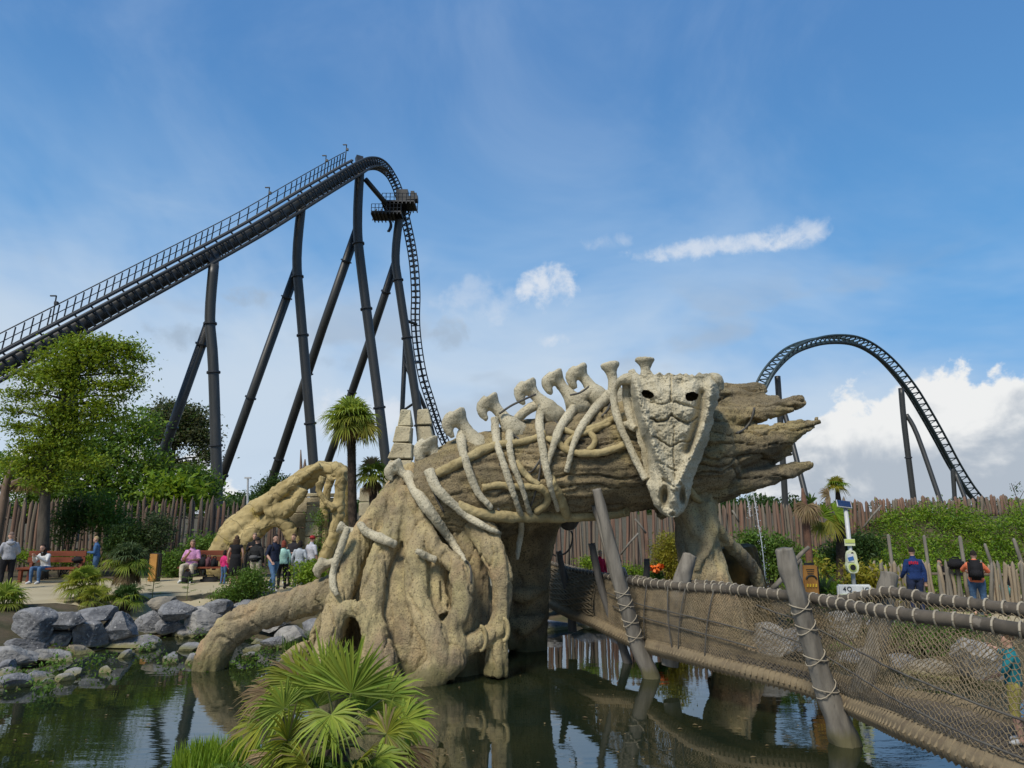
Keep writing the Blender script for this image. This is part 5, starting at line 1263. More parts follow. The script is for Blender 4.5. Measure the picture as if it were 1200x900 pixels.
yl = fan(pt, P(427, 497, 17.9), Vector((.8, -.2, -.35)), Vector((.1, -.9, .7)), .52, 24, 1.9, L_GLD, random.Random(2), .5); fan(pt, P(430, 500, 18.0), Vector((.6, -.3, -.7)), Vector((.1, -.9, .5)), .45, 22, 1.9, L_GLD, random.Random(3), .5)
base = P(440, 690, 18.6); top = P(437, 556, 18.6)
p2 = thing('windmill_palm', 'shorter palm with dead brown fronds, right of the tall hairy palm trunk', 'palm tree', (base.x, base.y, .75))
hairy_trunk(p2, Vector((base.x, base.y, .6)), top, .11, 4, 500); crown_palm(p2, top + Vector((0, 0, -.05)), 15, .42, 8, .28, (L_PALM, L_PALM, L_PALMY), 6, -.5)
fan(p2, P(434, 545, 18.4), Vector((-.2, 0, 1)), Vector((0, -1, 0)), .36, 16, 1.2, L_DRY, random.Random(5), .3, name='dead_frond'); fan(p2, P(438, 545, 18.5), Vector((.4, .1, .9)), Vector((0, -1, 0)), .34, 16, 1.2, L_DRY, random.Random(6), .3, name='dead_frond')
lf = thing('leafy_sprig', 'yellow-green sprig of leaves beside the red stone at the spire foot', 'plant', tuple(P(449, 600, 17.5))); o = leafcloud('leaf', L_BRT, lf, blobs_px([(449, 584, 5, 8)], 17.5), 26, .2, .6, seed=5, droop=1.2); o['kind'] = 'stuff'
def bank_palm(label, px, py, d, n, rad, pet, mats, skirt, seed, up0=-.2, bush=0, trunk=.0):
    c = P(px, py, d); g = height(c.x, c.y); root = thing('fan_palm', label, 'palm', (c.x, c.y, g), 'young fan palms on the left bank')
    mb = MB(); mb.tube([Vector((c.x, c.y, g - .1)), c], [.13, .09], 9); mb.build('trunk', M_HAIRY, root, True); crown_palm(root, c, n, rad, seed, pet, mats, skirt, up0); return root
bank_palm('yellow-green fan palm clump on the bank between the two benches', 98, 688, 18.0, 22, .40, .34, (L_PALM, L_PALMY, L_PALMY), 3, 11, -.4)
bank_palm('yellowing low fan palm spilling over the boulders under the yellow-green clump', 112, 706, 17.5, 13, .32, .26, (L_PALMY, L_PALMY), 3, 12, -.3)
bank_palm('shaggy grey-green fan palm with a skirt of dead fronds on the bank', 150, 662, 18.4, 26, .42, .36, (L_GRY, L_GRY, L_PALM), 16, 13, -.25)
bank_palm('dark low fan palm at the foot of the shaggy palm', 148, 705, 17.9, 14, .36, .26, (L_DRK, L_PALM), 2, 17, -.1)
bank_palm('yellow-green fan palm at the left photo edge above the boulders', 4, 712, 16.2, 20, .42, .34, (L_PALM, L_PALMY), 2, 14, -.3)
for i, (px, py, d, lab) in enumerate([(178, 702, 18.6, 'thin young sapling right of the shaggy palm'), (219, 698, 19.0, 'thin young sapling below the man in pink')]):
    a = P(px, py, d); g = height(a.x, a.y); b = Vector((a.x, a.y, g)); h = .62; root = thing('sapling', lab, 'sapling', tuple(b), 'saplings on the path edge'); mb = MB(); mb.tube([b, b + Vector((.01, 0, h))], .01, 5); r = random.Random(i)
    mb.build('stem', M_STALK, root); mb = MB()
    for k in range(9):
        z = h * (.35 + .65 * k / 8); az = k * 2.4; d_ = Vector((math.cos(az), math.sin(az), .25)).normalized(); p = b + Vector((.01, 0, z))
        for t in (.3, .6, 1):
            for s in (-1, 1): blade(mb, p + d_ * t * .16, (d_ + d_.cross(Vector((0, 0, 1))) * s * .8).normalized(), Vector((0, 0, 1)), .13, .016, .3)
    tag(mb.build('leaf', L_MID, root), kind='stuff')
# ---- foreground fan palm and grass
HP = P(392, 905, 6.4); heart = P(394, 872, 6.4)
hp = thing('fan_palm', 'big dwarf fan palm in the foreground at the bottom of the picture', 'palm', (HP.x, HP.y, height(HP.x, HP.y)))
mb = MB(); mb.tube([Vector((HP.x, HP.y, height(HP.x, HP.y) - .1)), HP, heart + Vector((0, .05, -.05))], [.17, .15, .10], 12); mb.build('trunk', M_HAIRY, hp, True)
r = random.Random(21)
FR = [(412, 812, 6.3, 72, (.1, -.1, 1), (-.05, -1, .25), 1.5, 36, L_PALM, .1), (384, 808, 6.35, 70, (-.35, .05, 1), (.1, -1, .3), 1.45, 36, L_PALM, .1), (352, 800, 6.4, 56, (-.7, .1, .75), (-.1, -1, .5), 1.3, 30, L_PALMY, .3), (450, 818, 6.45, 52, (.9, .1, .35), (0, -.8, .8), 1.3, 30, L_PALM, .3),
      (333, 830, 6.2, 46, (-.6, -.2, .5), (-.1, -1, .55), 1.9, 32, L_PALM, .4), (388, 838, 6.05, 52, (.15, -.4, -.25), (.05, -.9, .6), 2.3, 36, L_PALM, .35), (337, 868, 6.0, 58, (-.15, -.35, .2), (-.05, -1, .5), 2.5, 38, L_PALMY, .35), (453, 860, 6.1, 54, (.45, -.2, .3), (.1, -1, .55), 2.3, 36, L_PALMY, .45),
      (398, 884, 5.95, 60, (.05, -.4, .4), (0, -.9, .8), 2.2, 36, L_PALM, .4), (440, 888, 6.0, 54, (.5, -.4, -.1), (0, -.8, .8), 2.0, 32, L_PALM, .5), (360, 896, 5.9, 54, (-.3, -.5, .2), (0, -.8, .8), 2.1, 34, L_PALMY, .4), (310, 850, 6.3, 44, (-.9, 0, .05), (0, -.8, .9), 1.4, 26, L_PALMY, .5), (425, 835, 6.5, 50, (.5, .2, .8), (-.2, -.9, .4), 1.4, 28, L_PALM, .2), (368, 830, 6.5, 52, (-.3, .3, .9), (.2, -.9, .4), 1.4, 28, L_PALM, .2), (415, 902, 5.85, 56, (.2, -.5, .3), (0, -.8, .8), 2.1, 34, L_PALMY, .4), (345, 884, 6.05, 50, (-.5, -.3, .2), (-.1, -.9, .7), 2.0, 32, L_PALM, .4), (472, 845, 6.3, 46, (.8, 0, .3), (.1, -.9, .7), 1.6, 28, L_PALM, .4), (318, 835, 6.45, 42, (-.8, 0, .5), (-.1, -1, .5), 1.5, 28, L_PALMY, .3)]
for x, y, d, rp, hd, nr, sp, n, m, dr in FR:
    c = P(x, y, d); f = fan(hp, c, Vector(hd), Vector(nr), rp * pm(d), n, sp, m, r, dr, L_DRY if m == L_PALMY else None)
    b = MB(); b.tube([heart, heart.lerp(c, .55) + Vector((0, 0, .04)), c], [.014, .011, .008], 5); b.build('petiole', M_STALK, f)
for x, y, d, rp, hd, nr in [(476, 876, 6.05, 46, (.6, -.1, -.8), (.3, -1, .2)), (318, 884, 6.05, 40, (-.6, -.2, -.7), (-.2, -1, .2)), (460, 896, 5.95, 40, (.6, -.3, -.5), (.2, -1, .3)), (318, 812, 6.35, 40, (-1, 0, .15), (0, -1, .6))]:
    fan(hp, P(x, y, d), Vector(hd), Vector(nr), rp * pm(d), 22, 1.1, L_DRY, r, .4, name='dead_frond')
def grass(label, spots, n, h, m, seed, wd=.009):
    r = random.Random(seed); mb = MB()
    for k in range(n):
        x, y, s = r.choice(spots); px = x + r.gauss(0, s); d = y + r.gauss(0, .18); b = P(px, 900, d); g = height(b.x, d); a = r.random() * 6.28
        lean = Vector((math.cos(a), math.sin(a), 0)) * r.uniform(.05, .35) * h; hh = h * r.uniform(.6, 1.15); w = Vector((math.sin(a), -math.cos(a), 0)) * wd
        p0 = Vector((b.x, d, g - .05)); p1 = p0 + Vector((0, 0, hh * .6)) + lean * .35; p2 = p0 + Vector((0, 0, hh)) + lean
        mb.add([p0 - w, p0 + w, p1 + w * .8, p1 - w * .8, p2], [(0, 1, 2, 3), (3, 2, 4)])
    return tag(mb.build('grass', m), label, 'grass', kind='stuff')
grass('bright grass at the foot of the foreground palm', [(258, 6.6, 26), (292, 6.5, 22), (330, 6.3, 26), (240, 6.7, 14)], 3600, .36, L_BRT, 4)
shrub('leafy_herb', 'broad leaved green herbs under the foreground palm', 'plant', [(330, 896, 26, 10), (370, 902, 24, 10), (300, 902, 20, 8), (420, 905, 26, 9), (455, 906, 20, 8), (270, 905, 20, 7)], 6.1, L_MID, 2600, .085, 77)
grass('tuft of green sedge between stones under the big root', [(352, 16.2, 10), (330, 16.0, 10)], 500, .4, L_MID, 6, .012)
# ---- dry yucca group left of the solar sign
yb = P(945, 690, 19.5); yr = thing('yucca', 'dry brown yucca trunk with withered fronds and big green and yellow leaves', 'plant', (yb.x, yb.y, height(yb.x, yb.y)))
mb = MB(); pxtube(mb, [(953, 700, 4), (948, 650, 4), (944, 610, 4.5), (942, 585, 3), (940, 572, 1)], 19.5, 9, 4); mb.build('trunk', mat('red_trunk', (.17, .09, .06), (.08, .05, .035), 5, .95, .7), yr, True)
r = random.Random(9)
for k in range(9): fan(yr, P(945, 592, 19.4), Vector((r.uniform(-1, 1), r.uniform(-1, .2), r.uniform(-1, -.1))), Vector((r.uniform(-.3, .3), -1, .3)), .5, 14, .8, L_DRY, r, .5, name='dead_frond')
tr = MB(); pxtube(tr, [(985, 700, 5), (985, 640, 5), (984, 605, 4.5), (981, 572, 2)], 20, 9, 4); tr.build('stem', M_HAIRY, yr, True)
crown_palm(yr, P(980, 570, 19.9), 14, .30, 31, .14, (L_GLD, L_BRT, L_GLD), 0, -.4)
for x, y, rp, hd, m in [(962, 605, 22, (.3, -.2, .8), L_BRT), (978, 600, 20, (.8, -.2, .3), L_BRT), (962, 612, 22, (-.2, -.2, -.6), L_GLD), (972, 608, 24, (.5, -.2, -.7), L_GLD), (950, 590, 18, (-.4, -.2, .7), L_MID), (972, 580, 16, (-.5, -.1, .1), L_DRY)]:
    fan(yr, P(x, y, 19.6), Vector(hd), Vector((.05, -1, .4)), rp * pm(19.6), 20, 1.5, m, r, .3)
sp = thing('spiky_plant', 'spiky blue green agave between the wooden sign and the fern', 'plant', tuple(P(966, 700, 16.6)))
mb = MB()
for k in range(34):
    az = k * 2.4; el = r.uniform(.5, 1.4); d_ = Vector((math.cos(az) * math.cos(el), math.sin(az) * math.cos(el), math.sin(el))); blade(mb, P(965, 697, 16.6), d_, Vector((0, -.6, .8)), r.uniform(.35, .62), .022, .1)
tag(mb.build('leaf', L_GRY, sp), kind='stuff')
tw = thing('bare_twig', 'thin bare twig sticking up above the shrubs at the right edge', 'twig', tuple(P(1196, 600, 24))); mb = MB()
for q in ([(1198, 604, .5), (1192, 585, .4), (1185, 566, .3)], [(1193, 588, .4), (1200, 575, .3)], [(1188, 572, .3), (1196, 564, .2)]): pxtube(mb, q, 24, 5, 3)
mb.build('twig', M_BARK, tw); o = leafcloud('leaf', L_DRK, tw, blobs_px([(1190, 572, 8, 8)], 24), 60, .07, seed=2); o['kind'] = 'stuff'

# weeds between the boulders, fallen leaves on the water
def shore():
    r = random.Random(5); bl = []
    for k in range(26):
        px = -10 + 400 * r.random(); base = np.interp(px, [-20, 60, 100, 190, 300, 390], [788, 776, 766, 751, 750, 760]); g = G(px, base - 18 - 32 * r.random(), 0); h = max(0, height(g.x, g.y)); g = G(px, base - 18 - 32 * r.random(), h); s = r.uniform(.08, .2)
        bl.append(((g.x, g.y, max(.02, height(g.x, g.y)) + s * .4), (s * 1.3, s, s * .8)))
    for k in range(30):
        px = 840 + 340 * r.random(); g = G(px, 770 - 40 * r.random(), 0); s = r.uniform(.1, .22); bl.append(((g.x, g.y, max(.02, height(g.x, g.y)) + s * .4), (s * 1.3, s, s * .8)))
    tag(leafcloud('shore_weeds', L_MID, None, bl, 5200, .07, seed=41, shell=2, clump=5), 'low green weeds growing between the boulders', 'weeds', kind='stuff')
    n = 130; mb = MB()
    for k in range(n):
        px, py = r.uniform(0, 1150), r.uniform(770, 895); g = G(px, py, .012)
        if pond_dist(g.x, g.y) > -.2: continue
        a = r.random() * 6.28; L = r.uniform(.015, .045); d = Vector((math.cos(a), math.sin(a), 0)) * L; s = Vector((-d.y, d.x, 0)) * .5; z = Vector((0, 0, .006))
        mb.add([g - d, g + s + z, g + d, g - s + z], [(0, 1, 2, 3)])
    tag(mb.build('floating_leaves', L_DRY, None), 'small fallen leaves floating on the pond', 'leaves', kind='stuff')
shore()
# ------------------------------------------------------------ people
def skin_mat(n, c): return mat(n, c, tuple(x * .85 for x in c), 3, .6, 0)
SKIN = skin_mat('skin', (.50, .30, .215)); SKIN2 = skin_mat('skin_tan', (.40, .225, .15))
M_EYE = plain('eye_dark', (.02, .015, .012), .3); M_LIP = plain('lip', (.38, .14, .12))
CL = {}
def cloth(c, key=None):
    k = key or '%.2f_%.2f_%.2f' % c
    if k not in CL: CL[k] = mat('cloth_' + k, c, tuple(x * .75 for x in c), 9, .9, .8, 11, .03)
    return CL[k]
BLACK = (.012, .012, .014); JEANS = (.07, .14, .26); NAVY = (.018, .024, .05); WHITE = (.62, .62, .60)
HAIRC = {'dark': (.018, .013, .010), 'brown': (.075, .045, .025), 'blonde': (.40, .29, .15), 'red': (.20, .05, .03), 'shaved': (.20, .14, .11)}
def person(label, foot, face, h, top, bottom, hair='dark', hairstyle='short', shoes=WHITE, sleeves='long', legs='long', pose=None, seated=False, skin=None, dress=False, group=None, lean=0.0, turn=0.0, hood=False, slim=1.0, extra=None):
    """foot: world point under the person; face: heading (radians; 0 faces the camera, -Y). Pose overrides joints in local metres."""
    skin = skin or SKIN; s = h / 1.75
    J = {'pelvis': (0, 0, .95), 'belly': (0, .0, 1.10), 'chest': (0, .01, 1.30), 'neck': (0, .01, 1.47), 'head': (0, -.015, 1.62),
         'shL': (-.172, .01, 1.372), 'elL': (-.25, .03, 1.13), 'wrL': (-.25, -.05, .90), 'shR': (.172, .01, 1.372), 'elR': (.25, .03, 1.13), 'wrR': (.25, -.05, .90),
         'hpL': (-.10, 0, .92), 'knL': (-.115, -.03, .50), 'anL': (-.12, .02, .09), 'toL': (-.14, -.15, .035), 'hpR': (.10, 0, .92), 'knR': (.115, -.03, .50), 'anR': (.12, .02, .09), 'toR': (.14, -.15, .035)}
    if seated:
        dz = -.45
        for k in ('pelvis', 'belly', 'chest', 'neck', 'head', 'shL', 'elL', 'wrL', 'shR', 'elR', 'wrR', 'hpL', 'hpR'): J[k] = (J[k][0], J[k][1] + .12, J[k][2] + dz)
        J.update({'knL': (-.14, -.32, .52), 'anL': (-.15, -.30, .09), 'toL': (-.17, -.46, .035), 'knR': (.14, -.32, .52), 'anR': (.15, -.30, .09), 'toR': (.17, -.46, .035), 'wrL': (-.13, -.22, .60), 'elL': (-.25, .05, .68), 'wrR': (.13, -.22, .60), 'elR': (.25, .05, .68)})
    if pose: J.update(pose)
    J = {k: Vector(v) * s for k, v in J.items()}; w = s * slim
    if lean:
        for k in ('belly', 'chest', 'neck', 'head', 'shL', 'shR', 'elL', 'elR', 'wrL', 'wrR'): J[k] = J[k] + Vector((0, -lean * max(0, J[k].z - J['pelvis'].z), 0))
    mb = MB(); pl, be, ch, ne, hd = J['pelvis'], J['belly'], J['chest'], J['neck'], J['head']
    mb.loft([(pl + Vector((0, 0, -.07 * s)), .13 * w, .10 * w), (pl, .165 * w, .12 * w), (be, .145 * w, .105 * w), (ch, .17 * w, .115 * w), (ch + Vector((0, 0, .06 * s)), .155 * w, .10 * w), (ch + Vector((0, 0, .105 * s)), .115 * w, .085 * w), (ne + Vector((0, 0, -.015 * s)), .062 * w, .06 * w)], 14)
    mb.tube([ne + Vector((0, 0, -.06 * s)), ne, hd], [.06 * s, .055 * s, .055 * s], 10)
    fd = Matrix.Rotation(turn, 3, 'Z')
    mb.ball(hd + Vector((0, .005, .025)) * s, (.074 * s, .092 * s, .105 * s), 14, 10); mb.ball(hd + fd @ Vector((0, -.035 * s, -.05 * s)), (.052 * s, .055 * s, .062 * s), 12, 8)
    mb.tube([hd + fd @ Vector((0, -.082, .02)) * s, hd + fd @ Vector((0, -.105, -.015)) * s], [.010 * s, .017 * s], 6)
    for sg in (-1, 1): mb.ball(hd + fd @ Vector((sg * .076, .01, 0)) * s, (.014 * s, .022 * s, .034 * s), 8, 6)
    for sd_ in 'LR':
        sh, el, wr = J['sh' + sd_], J['el' + sd_], J['wr' + sd_]; hp, kn, an, to = J['hp' + sd_], J['kn' + sd_], J['an' + sd_], J['to' + sd_]
        mb.tube([ch + Vector((0, 0, .055 * s)), sh, sh.lerp(el, .5), el, el.lerp(wr, .35), wr], [.06 * w, .058 * w, .049 * w, .041 * w, .042 * w, .029 * w], 10)
        hv = (wr - el).normalized(); mb.tube([wr, wr + hv * .05 * s, wr + hv * .09 * s], [.028 * s, .036 * s, .034 * s], 8, flat=.6)
        mb.tube([hp + Vector((0, 0, .05 * s)), hp.lerp(kn, .25), hp.lerp(kn, .7), kn, kn.lerp(an, .3), kn.lerp(an, .75), an], [.09 * w, .092 * w, .070 * w, .058 * w, .058 * w, .043 * w, .040 * w], 12)
        mb.tube([an + (an - to) * .25 + Vector((0, 0, -.045 * s)), an + Vector((0, 0, -.02 * s)), to], [.042 * s, .046 * s, .030 * s], 10)
    vs, fs = fuse(mb, .022 * max(.75, s), 2)
    bones = [('head', hd, hd + Vector((0, 0, .08)), .09), ('neck', ne, hd, .05), ('torso', ch, be, .16), ('torso', ch, ne, .07), ('pelvis', be.lerp(pl, .75), pl, .16)]
    for q in 'LR':
        sh, el, wr = J['sh' + q], J['el' + q], J['wr' + q]; hv = (wr - el).normalized()
        bones += [('uarm', sh, el, .055), ('farm', el, wr, .042), ('hand', wr + hv * .02, wr + hv * .12, .035), ('thigh', J['hp' + q], J['kn' + q], .085), ('calf', J['kn' + q], J['an' + q], .055), ('foot', J['an' + q], J['to' + q], .045), ('torso', ch, sh, .08)]
    def region(c):
        best = 9; nm = ''
        for n_, a, b, rr in bones:
            ab = b - a; t = max(0, min(1, (c - a).dot(ab) / max(ab.length_squared, 1e-9))); e = (c - a - ab * t).length - rr * s
            if e < best: best = e; nm = n_
        return nm
    reg = []
    for f in fs:
        c = sum((vs[i] for i in f), Vector()) / len(f); reg.append(region(c))
    nor = [Vector() for _ in vs]
    for f in fs:
        n = (vs[f[1]] - vs[f[0]]).cross(vs[f[2]] - vs[f[0]])
        for i in f: nor[i] += n
    nor = [n.normalized() for n in nor]
    root = thing('person', label, 'person', tuple(foot), group)
    Rz = Matrix.Rotation(face, 3, 'Z'); fv = Vector(foot)
    def place(name, mbx, m, par, sm=True):
        mbx.v = [tuple(Rz @ Vector(v) + fv) for v in mbx.v]; return mbx.build(name, m, par, sm)
    b = MB(); b.v = [tuple(v) for v in vs]; b.f = list(fs); b.m = [0] * len(fs)
    for q in 'LR':      # fingers and thumb, bent
        el, wr = J['el' + q], J['wr' + q]; hv = (wr - el).normalized(); side = hv.cross(Vector((0, 1, 0)) if abs(hv.y) < .8 else Vector((0, 0, 1))).normalized(); pn = side.cross(hv)
        kb = wr + hv * .085 * s
        for k in range(4):
            o = side * ((k - 1.5) * .018 * s); L = (.060, .072, .067, .052)[k] * s; p = kb + o
            b.tube([p, p + hv * L * .5 + pn * .004, p + hv * L * .85 - pn * .018 * s, p + hv * L * .9 - pn * .036 * s], [.0095 * s, .009 * s, .008 * s, .006 * s], 5)
        p = wr + hv * .03 * s + side * .03 * s; b.tube([p, p + (hv + side).normalized() * .035 * s, p + (hv * 1.6 + side * .5).normalized() * .065 * s], [.012 * s, .010 * s, .007 * s], 5)
    for sg in (-1, 1): b.ball(hd + fd @ Vector((sg * .032, -.083, .018)) * s, (.012 * s, .008 * s, .008 * s), 6, 4, 1)
    b.box(hd + fd @ Vector((0, -.090, -.055)) * s, (.042 * s, .008 * s, .010 * s), 2)
    place('body', b, [skin, M_EYE, M_LIP], root)
    def garment(name, regs, c, offs, test=None):
        idx = {}; g = MB(); vv = []; ff = []
        for f, rg in zip(fs, reg):
            if rg not in regs: continue
            if test and not test(sum((vs[i] for i in f), Vector()) / len(f), rg): continue
            q = []
            for i in f:
                if i not in idx: idx[i] = len(vv); vv.append(vs[i] + nor[i] * (offs * s + .004 * noise.noise(vs[i] * 14)))
                q.append(idx[i])
            ff.append(tuple(q))
        if ff: g.add(vv, ff); return place(name, g, cloth(c), root)
    tr = {'torso', 'uarm'} | ({'farm'} if sleeves == 'long' else set()); mid = (be.z * .35 + pl.z * .65)
    if sleeves == 'none': tr = {'torso'}
    topname = {'long': 'jacket', 'short': 'shirt', 'none': 'dress' if dress else 'top'}[sleeves]
    garment(topname, tr | {'pelvis'}, top, .014, lambda c, rg: rg != 'pelvis' or c.z > pl.z - .03 * s)
    if legs != 'none':
        lr_ = {'pelvis', 'thigh', 'torso'} | ({'calf'} if legs == 'long' else set())
        garment('trousers' if legs == 'long' else 'shorts', lr_, bottom, .009, lambda c, rg: (rg != 'torso' or c.z < be.z) and not (legs == 'short' and rg == 'calf'))
    if dress:
        g = MB(); g.loft([(pl + Vector((0, 0, z * s)), a * w, a * .8 * w) for z, a in ((-.62, .20), (-.3, .205), (0, .19), (.14, .165))], 16); place('skirt', g, cloth(top), root)
    garment('shoe', {'foot'}, shoes, .010)
    hm = cloth(HAIRC[hair], 'hair_' + hair)
    if hairstyle != 'bald':
        g = MB(); vv = []; nu, nv = 16, 8; fsx = []
        for j in range(nv + 1):
            t = math.pi / 2 - j / nv * (1.62 if hairstyle != 'shaved' else 1.3)
            for i in range(nu):
                a = 2 * math.pi * i / nu; fr = max(0, -math.sin(a)); tt = t if fr < .3 else max(t, .42 + .15 * fr); k = 1 + .05 * noise.noise(Vector((a * 2, t * 3, h)))
                vv.append(hd + Vector((0, .008, .028)) * s + fd @ Vector((.085 * math.cos(tt) * math.cos(a), .104 * math.cos(tt) * math.sin(a), .118 * math.sin(tt))) * s * (k if hairstyle != 'shaved' else .965))
        for j in range(nv):
            for i in range(nu): fsx.append((j * nu + i, j * nu + (i + 1) % nu, (j + 1) * nu + (i + 1) % nu, (j + 1) * nu + i))
        g.add(vv, fsx)
        if hairstyle == 'long': g.loft([(hd + fd @ Vector((0, .06, -.34 + .05 * k)) * s, (.07 + .012 * min(k, 4)) * s, (.03 + .006 * k) * s) for k in range(8)], 10)
        if hairstyle == 'bob': g.loft([(hd + fd @ Vector((0, .035, -.12 + .05 * k)) * s, .092 * s, .075 * s) for k in range(4)], 10)
        place('hair', g, hm, root)
    if hairstyle == 'cap' or extra == 'cap':
        g = MB(); g.ball(hd + Vector((0, .005, .05)) * s, (.09 * s, .108 * s, .095 * s), 12, 8); g.box(hd + fd @ Vector((0, -.14, .065)) * s, (.13 * s, .10 * s, .012 * s)); place('cap', g, cloth((.35, .03, .03)), root)
    if hood:
        g = MB(); g.tube([ne + Vector((-.10, .05, -.02)) * s, ne + Vector((-.06, .11, -.05)) * s, ne + Vector((0, .13, -.07)) * s, ne + Vector((.06, .11, -.05)) * s, ne + Vector((.10, .05, -.02)) * s], [.03 * s, .05 * s, .065 * s, .05 * s, .03 * s], 8); place('hood', g, cloth(top), root)
    root['_j'] = 0
    del root['_j']
    return root, (lambda v: Rz @ (Vector(v) * s) + fv)
def ground_at(px, py_head, d):
    p = P(px, py_head, d); return Vector((p.x, d, height(p.x, d) + .02)), p.z
def stand(label, px, head, d, face, top, bottom, **k):
    f, z = ground_at(px, head, d); return person(label, f, face, max(.9, (z - f.z) / .993), top, bottom, **k)
PI = math.pi
def rounded(mb, c, size, bev, rot=None):
    bm = bmesh.new(); bmesh.ops.create_cube(bm, size=1)
    for v in bm.verts: v.co = Vector((v.co.x * size[0], v.co.y * size[1], v.co.z * size[2]))
    bmesh.ops.bevel(bm, geom=bm.edges[:], offset=bev, segments=2, affect='EDGES')
    vs = [(rot @ v.co if rot is not None else v.co) + Vector(c) for v in bm.verts]; bm.verts.index_update(); fs = [tuple(v.index for v in f.verts) for f in bm.faces]; bm.free(); mb.add(vs, fs)
def backpack(label, loc, face, c, size=(.30, .17, .44), group=None, lay=False):
    root = thing('backpack', label, 'backpack', tuple(loc), group); Rm = Matrix.Rotation(face, 3, 'Z'); L = Vector(loc)
    def add(name, fn):
        mb = MB(); fn(mb); mb.v = [tuple(Rm @ Vector(v) + L) for v in mb.v]; mb.build(name, cloth(c), root, True)
    add('pack', lambda m: rounded(m, (0, size[1] / 2, size[2] / 2), size, .06)); add('pocket', lambda m: rounded(m, (0, size[1] + .03, size[2] * .32), (size[0] * .75, .08, size[2] * .42), .03))
    for sg in (-1, 1): add('strap', lambda m: m.tube([(sg * .09, .0, size[2] * .95), (sg * .10, -.12, size[2] * 1.02), (sg * .11, -.2, size[2] * .7), (sg * .11, -.12, size[2] * .25), (sg * .10, .0, size[2] * .1)], .022, 6, flat=.4))
    return root
# left bank
stand('man in a grey hoodie and black trousers standing at the far left edge, looking right', 14, 624, 20.2, PI + .75, (.36, .365, .39), BLACK, hair='shaved', hairstyle='shaved', hood=True, pose={'wrL': (-.16, -.18, 1.02), 'wrR': (.16, -.2, 1.02)}, turn=-.2, slim=1.12)
M_BENCH = mat('bench_wood', (.19, .05, .022), (.11, .032, .016), 2, .6, .2, 14, .006, stretch=(.6, 4, 4))
def bench(label, xl, xr, yseat, d, back=True):
    a = P(xl, yseat, d); b = P(xr, yseat, d); g = height((a.x + b.x) / 2, d); z = g + .46; root = thing('park_bench', label, 'bench', ((a.x + b.x) / 2, d, g), 'red brown benches on the path')
    for k in range(3): mb = MB(); mb.box(((a.x + b.x) / 2, d - .17 + .17 * k, z), (b.x - a.x, .15, .05)); mb.build('seat_plank', M_BENCH, root)
    for k in range(2): mb = MB(); mb.box(((a.x + b.x) / 2, d + .27 + .03 * k, z + .24 + .19 * k), (b.x - a.x, .045, .16)); mb.build('back_plank', M_BENCH, root)
    for x in (a.x + .12, b.x - .12):
        mb = MB(); mb.box((x, d - .16, g + .21), (.09, .09, .46)); mb.build('leg', M_BENCH, root)
        mb = MB(); mb.beam((x, d + .20, g - .02), (x, d + .345, g + .95), .09, .08, up=(0, 1, 0)); mb.build('leg', M_BENCH, root)
        mb = MB(); mb.box((x, d, g + .40), (.07, .42, .07)); mb.build('seat_bearer', M_BENCH, root)
    return (a.x + b.x) / 2, d, g
bench('red brown bench with the dark haired woman, at the left', 24, 92, 671, 22.2)
bench('red brown bench with bags beside the man in pink', 212, 268, 667, 22.6)
def sit(label, px, d, face, h, top, bottom, **k):
    p = P(px, 660, d); g = height(p.x, d); return person(label, Vector((p.x, d + .02, g)), face, h, top, bottom, seated=True, **k)
sit('woman with long dark hair and white top bent over her phone on the left bench', 51, 22.1, -.15, 1.62, WHITE, JEANS, hairstyle='long', lean=.35, pose={'wrL': (-.05, -.26, .92), 'wrR': (.06, -.26, .92), 'elL': (-.22, -.08, .72), 'elR': (.22, -.08, .72)})
stand('blonde person in a blue denim jacket reading a phone behind the palm clump', 116, 629, 23.0, -1.2, (.055, .13, .27), JEANS, hair='blonde', pose={'wrL': (-.06, -.30, 1.12), 'wrR': (.08, -.30, 1.12), 'elL': (-.22, -.05, 1.10), 'elR': (.22, -.05, 1.10)}, lean=.12)
sit('bald man in a pink shirt and beige trousers eating on the bench', 223, 22.4, .12, 1.78, (.56, .27, .47), (.55, .49, .37), hair='shaved', hairstyle='shaved', sleeves='short', skin=SKIN2, lean=.08, slim=1.15, turn=.35, pose={'wrL': (.02, -.24, .92), 'wrR': (.12, -.26, .70)})
def simple_bag(label, px, py, d, size, c, cat='bag', name='bag'):
    p = P(px, py, d); root = thing(name, label, cat, (p.x, d, p.z - size[2] / 2)); mb = MB(); rounded(mb, p, size, min(size) * .3); mb.build('body', cloth(c), root, True)
    mb = MB(); mb.tube([p + Vector((-size[0] * .25, 0, size[2] * .48)), p + Vector((-size[0] * .15, 0, size[2] * .66)), p + Vector((size[0] * .15, 0, size[2] * .66)), p + Vector((size[0] * .25, 0, size[2] * .48))], .018, 6); mb.build('handle', cloth(c), root); return root
simple_bag('tall black bag on the sand between the legs of the man in pink', 219.5, 678, 22.05, (.30, .22, .42), BLACK)
simple_bag('black rucksack on the bench right next to the man in pink', 238, 660, 22.5, (.28, .22, .40), BLACK); simple_bag('dark red and grey rucksack on the bench in the middle of the bags', 244.5, 660, 22.5, (.17, .22, .38), (.12, .05, .06)); simple_bag('black rucksack at the right end of the bags on the bench', 251, 661, 22.5, (.22, .22, .36), BLACK)
simple_bag('black bag lying on the back of the left bench', 92, 656, 22.5, (.36, .25, .2), BLACK)
simple_bag('dark bag on the ground under the bench beside the man in pink', 246, 681, 22.6, (.6, .25, .28), (.02, .02, .02))
G_ = 'visitors standing in front of the root arch'
stand('child in a pink top and blue jeans beside the woman in black', 264, 645, 21.6, PI - .5, (.60, .03, .16), JEANS, hairstyle='bob', group=G_)
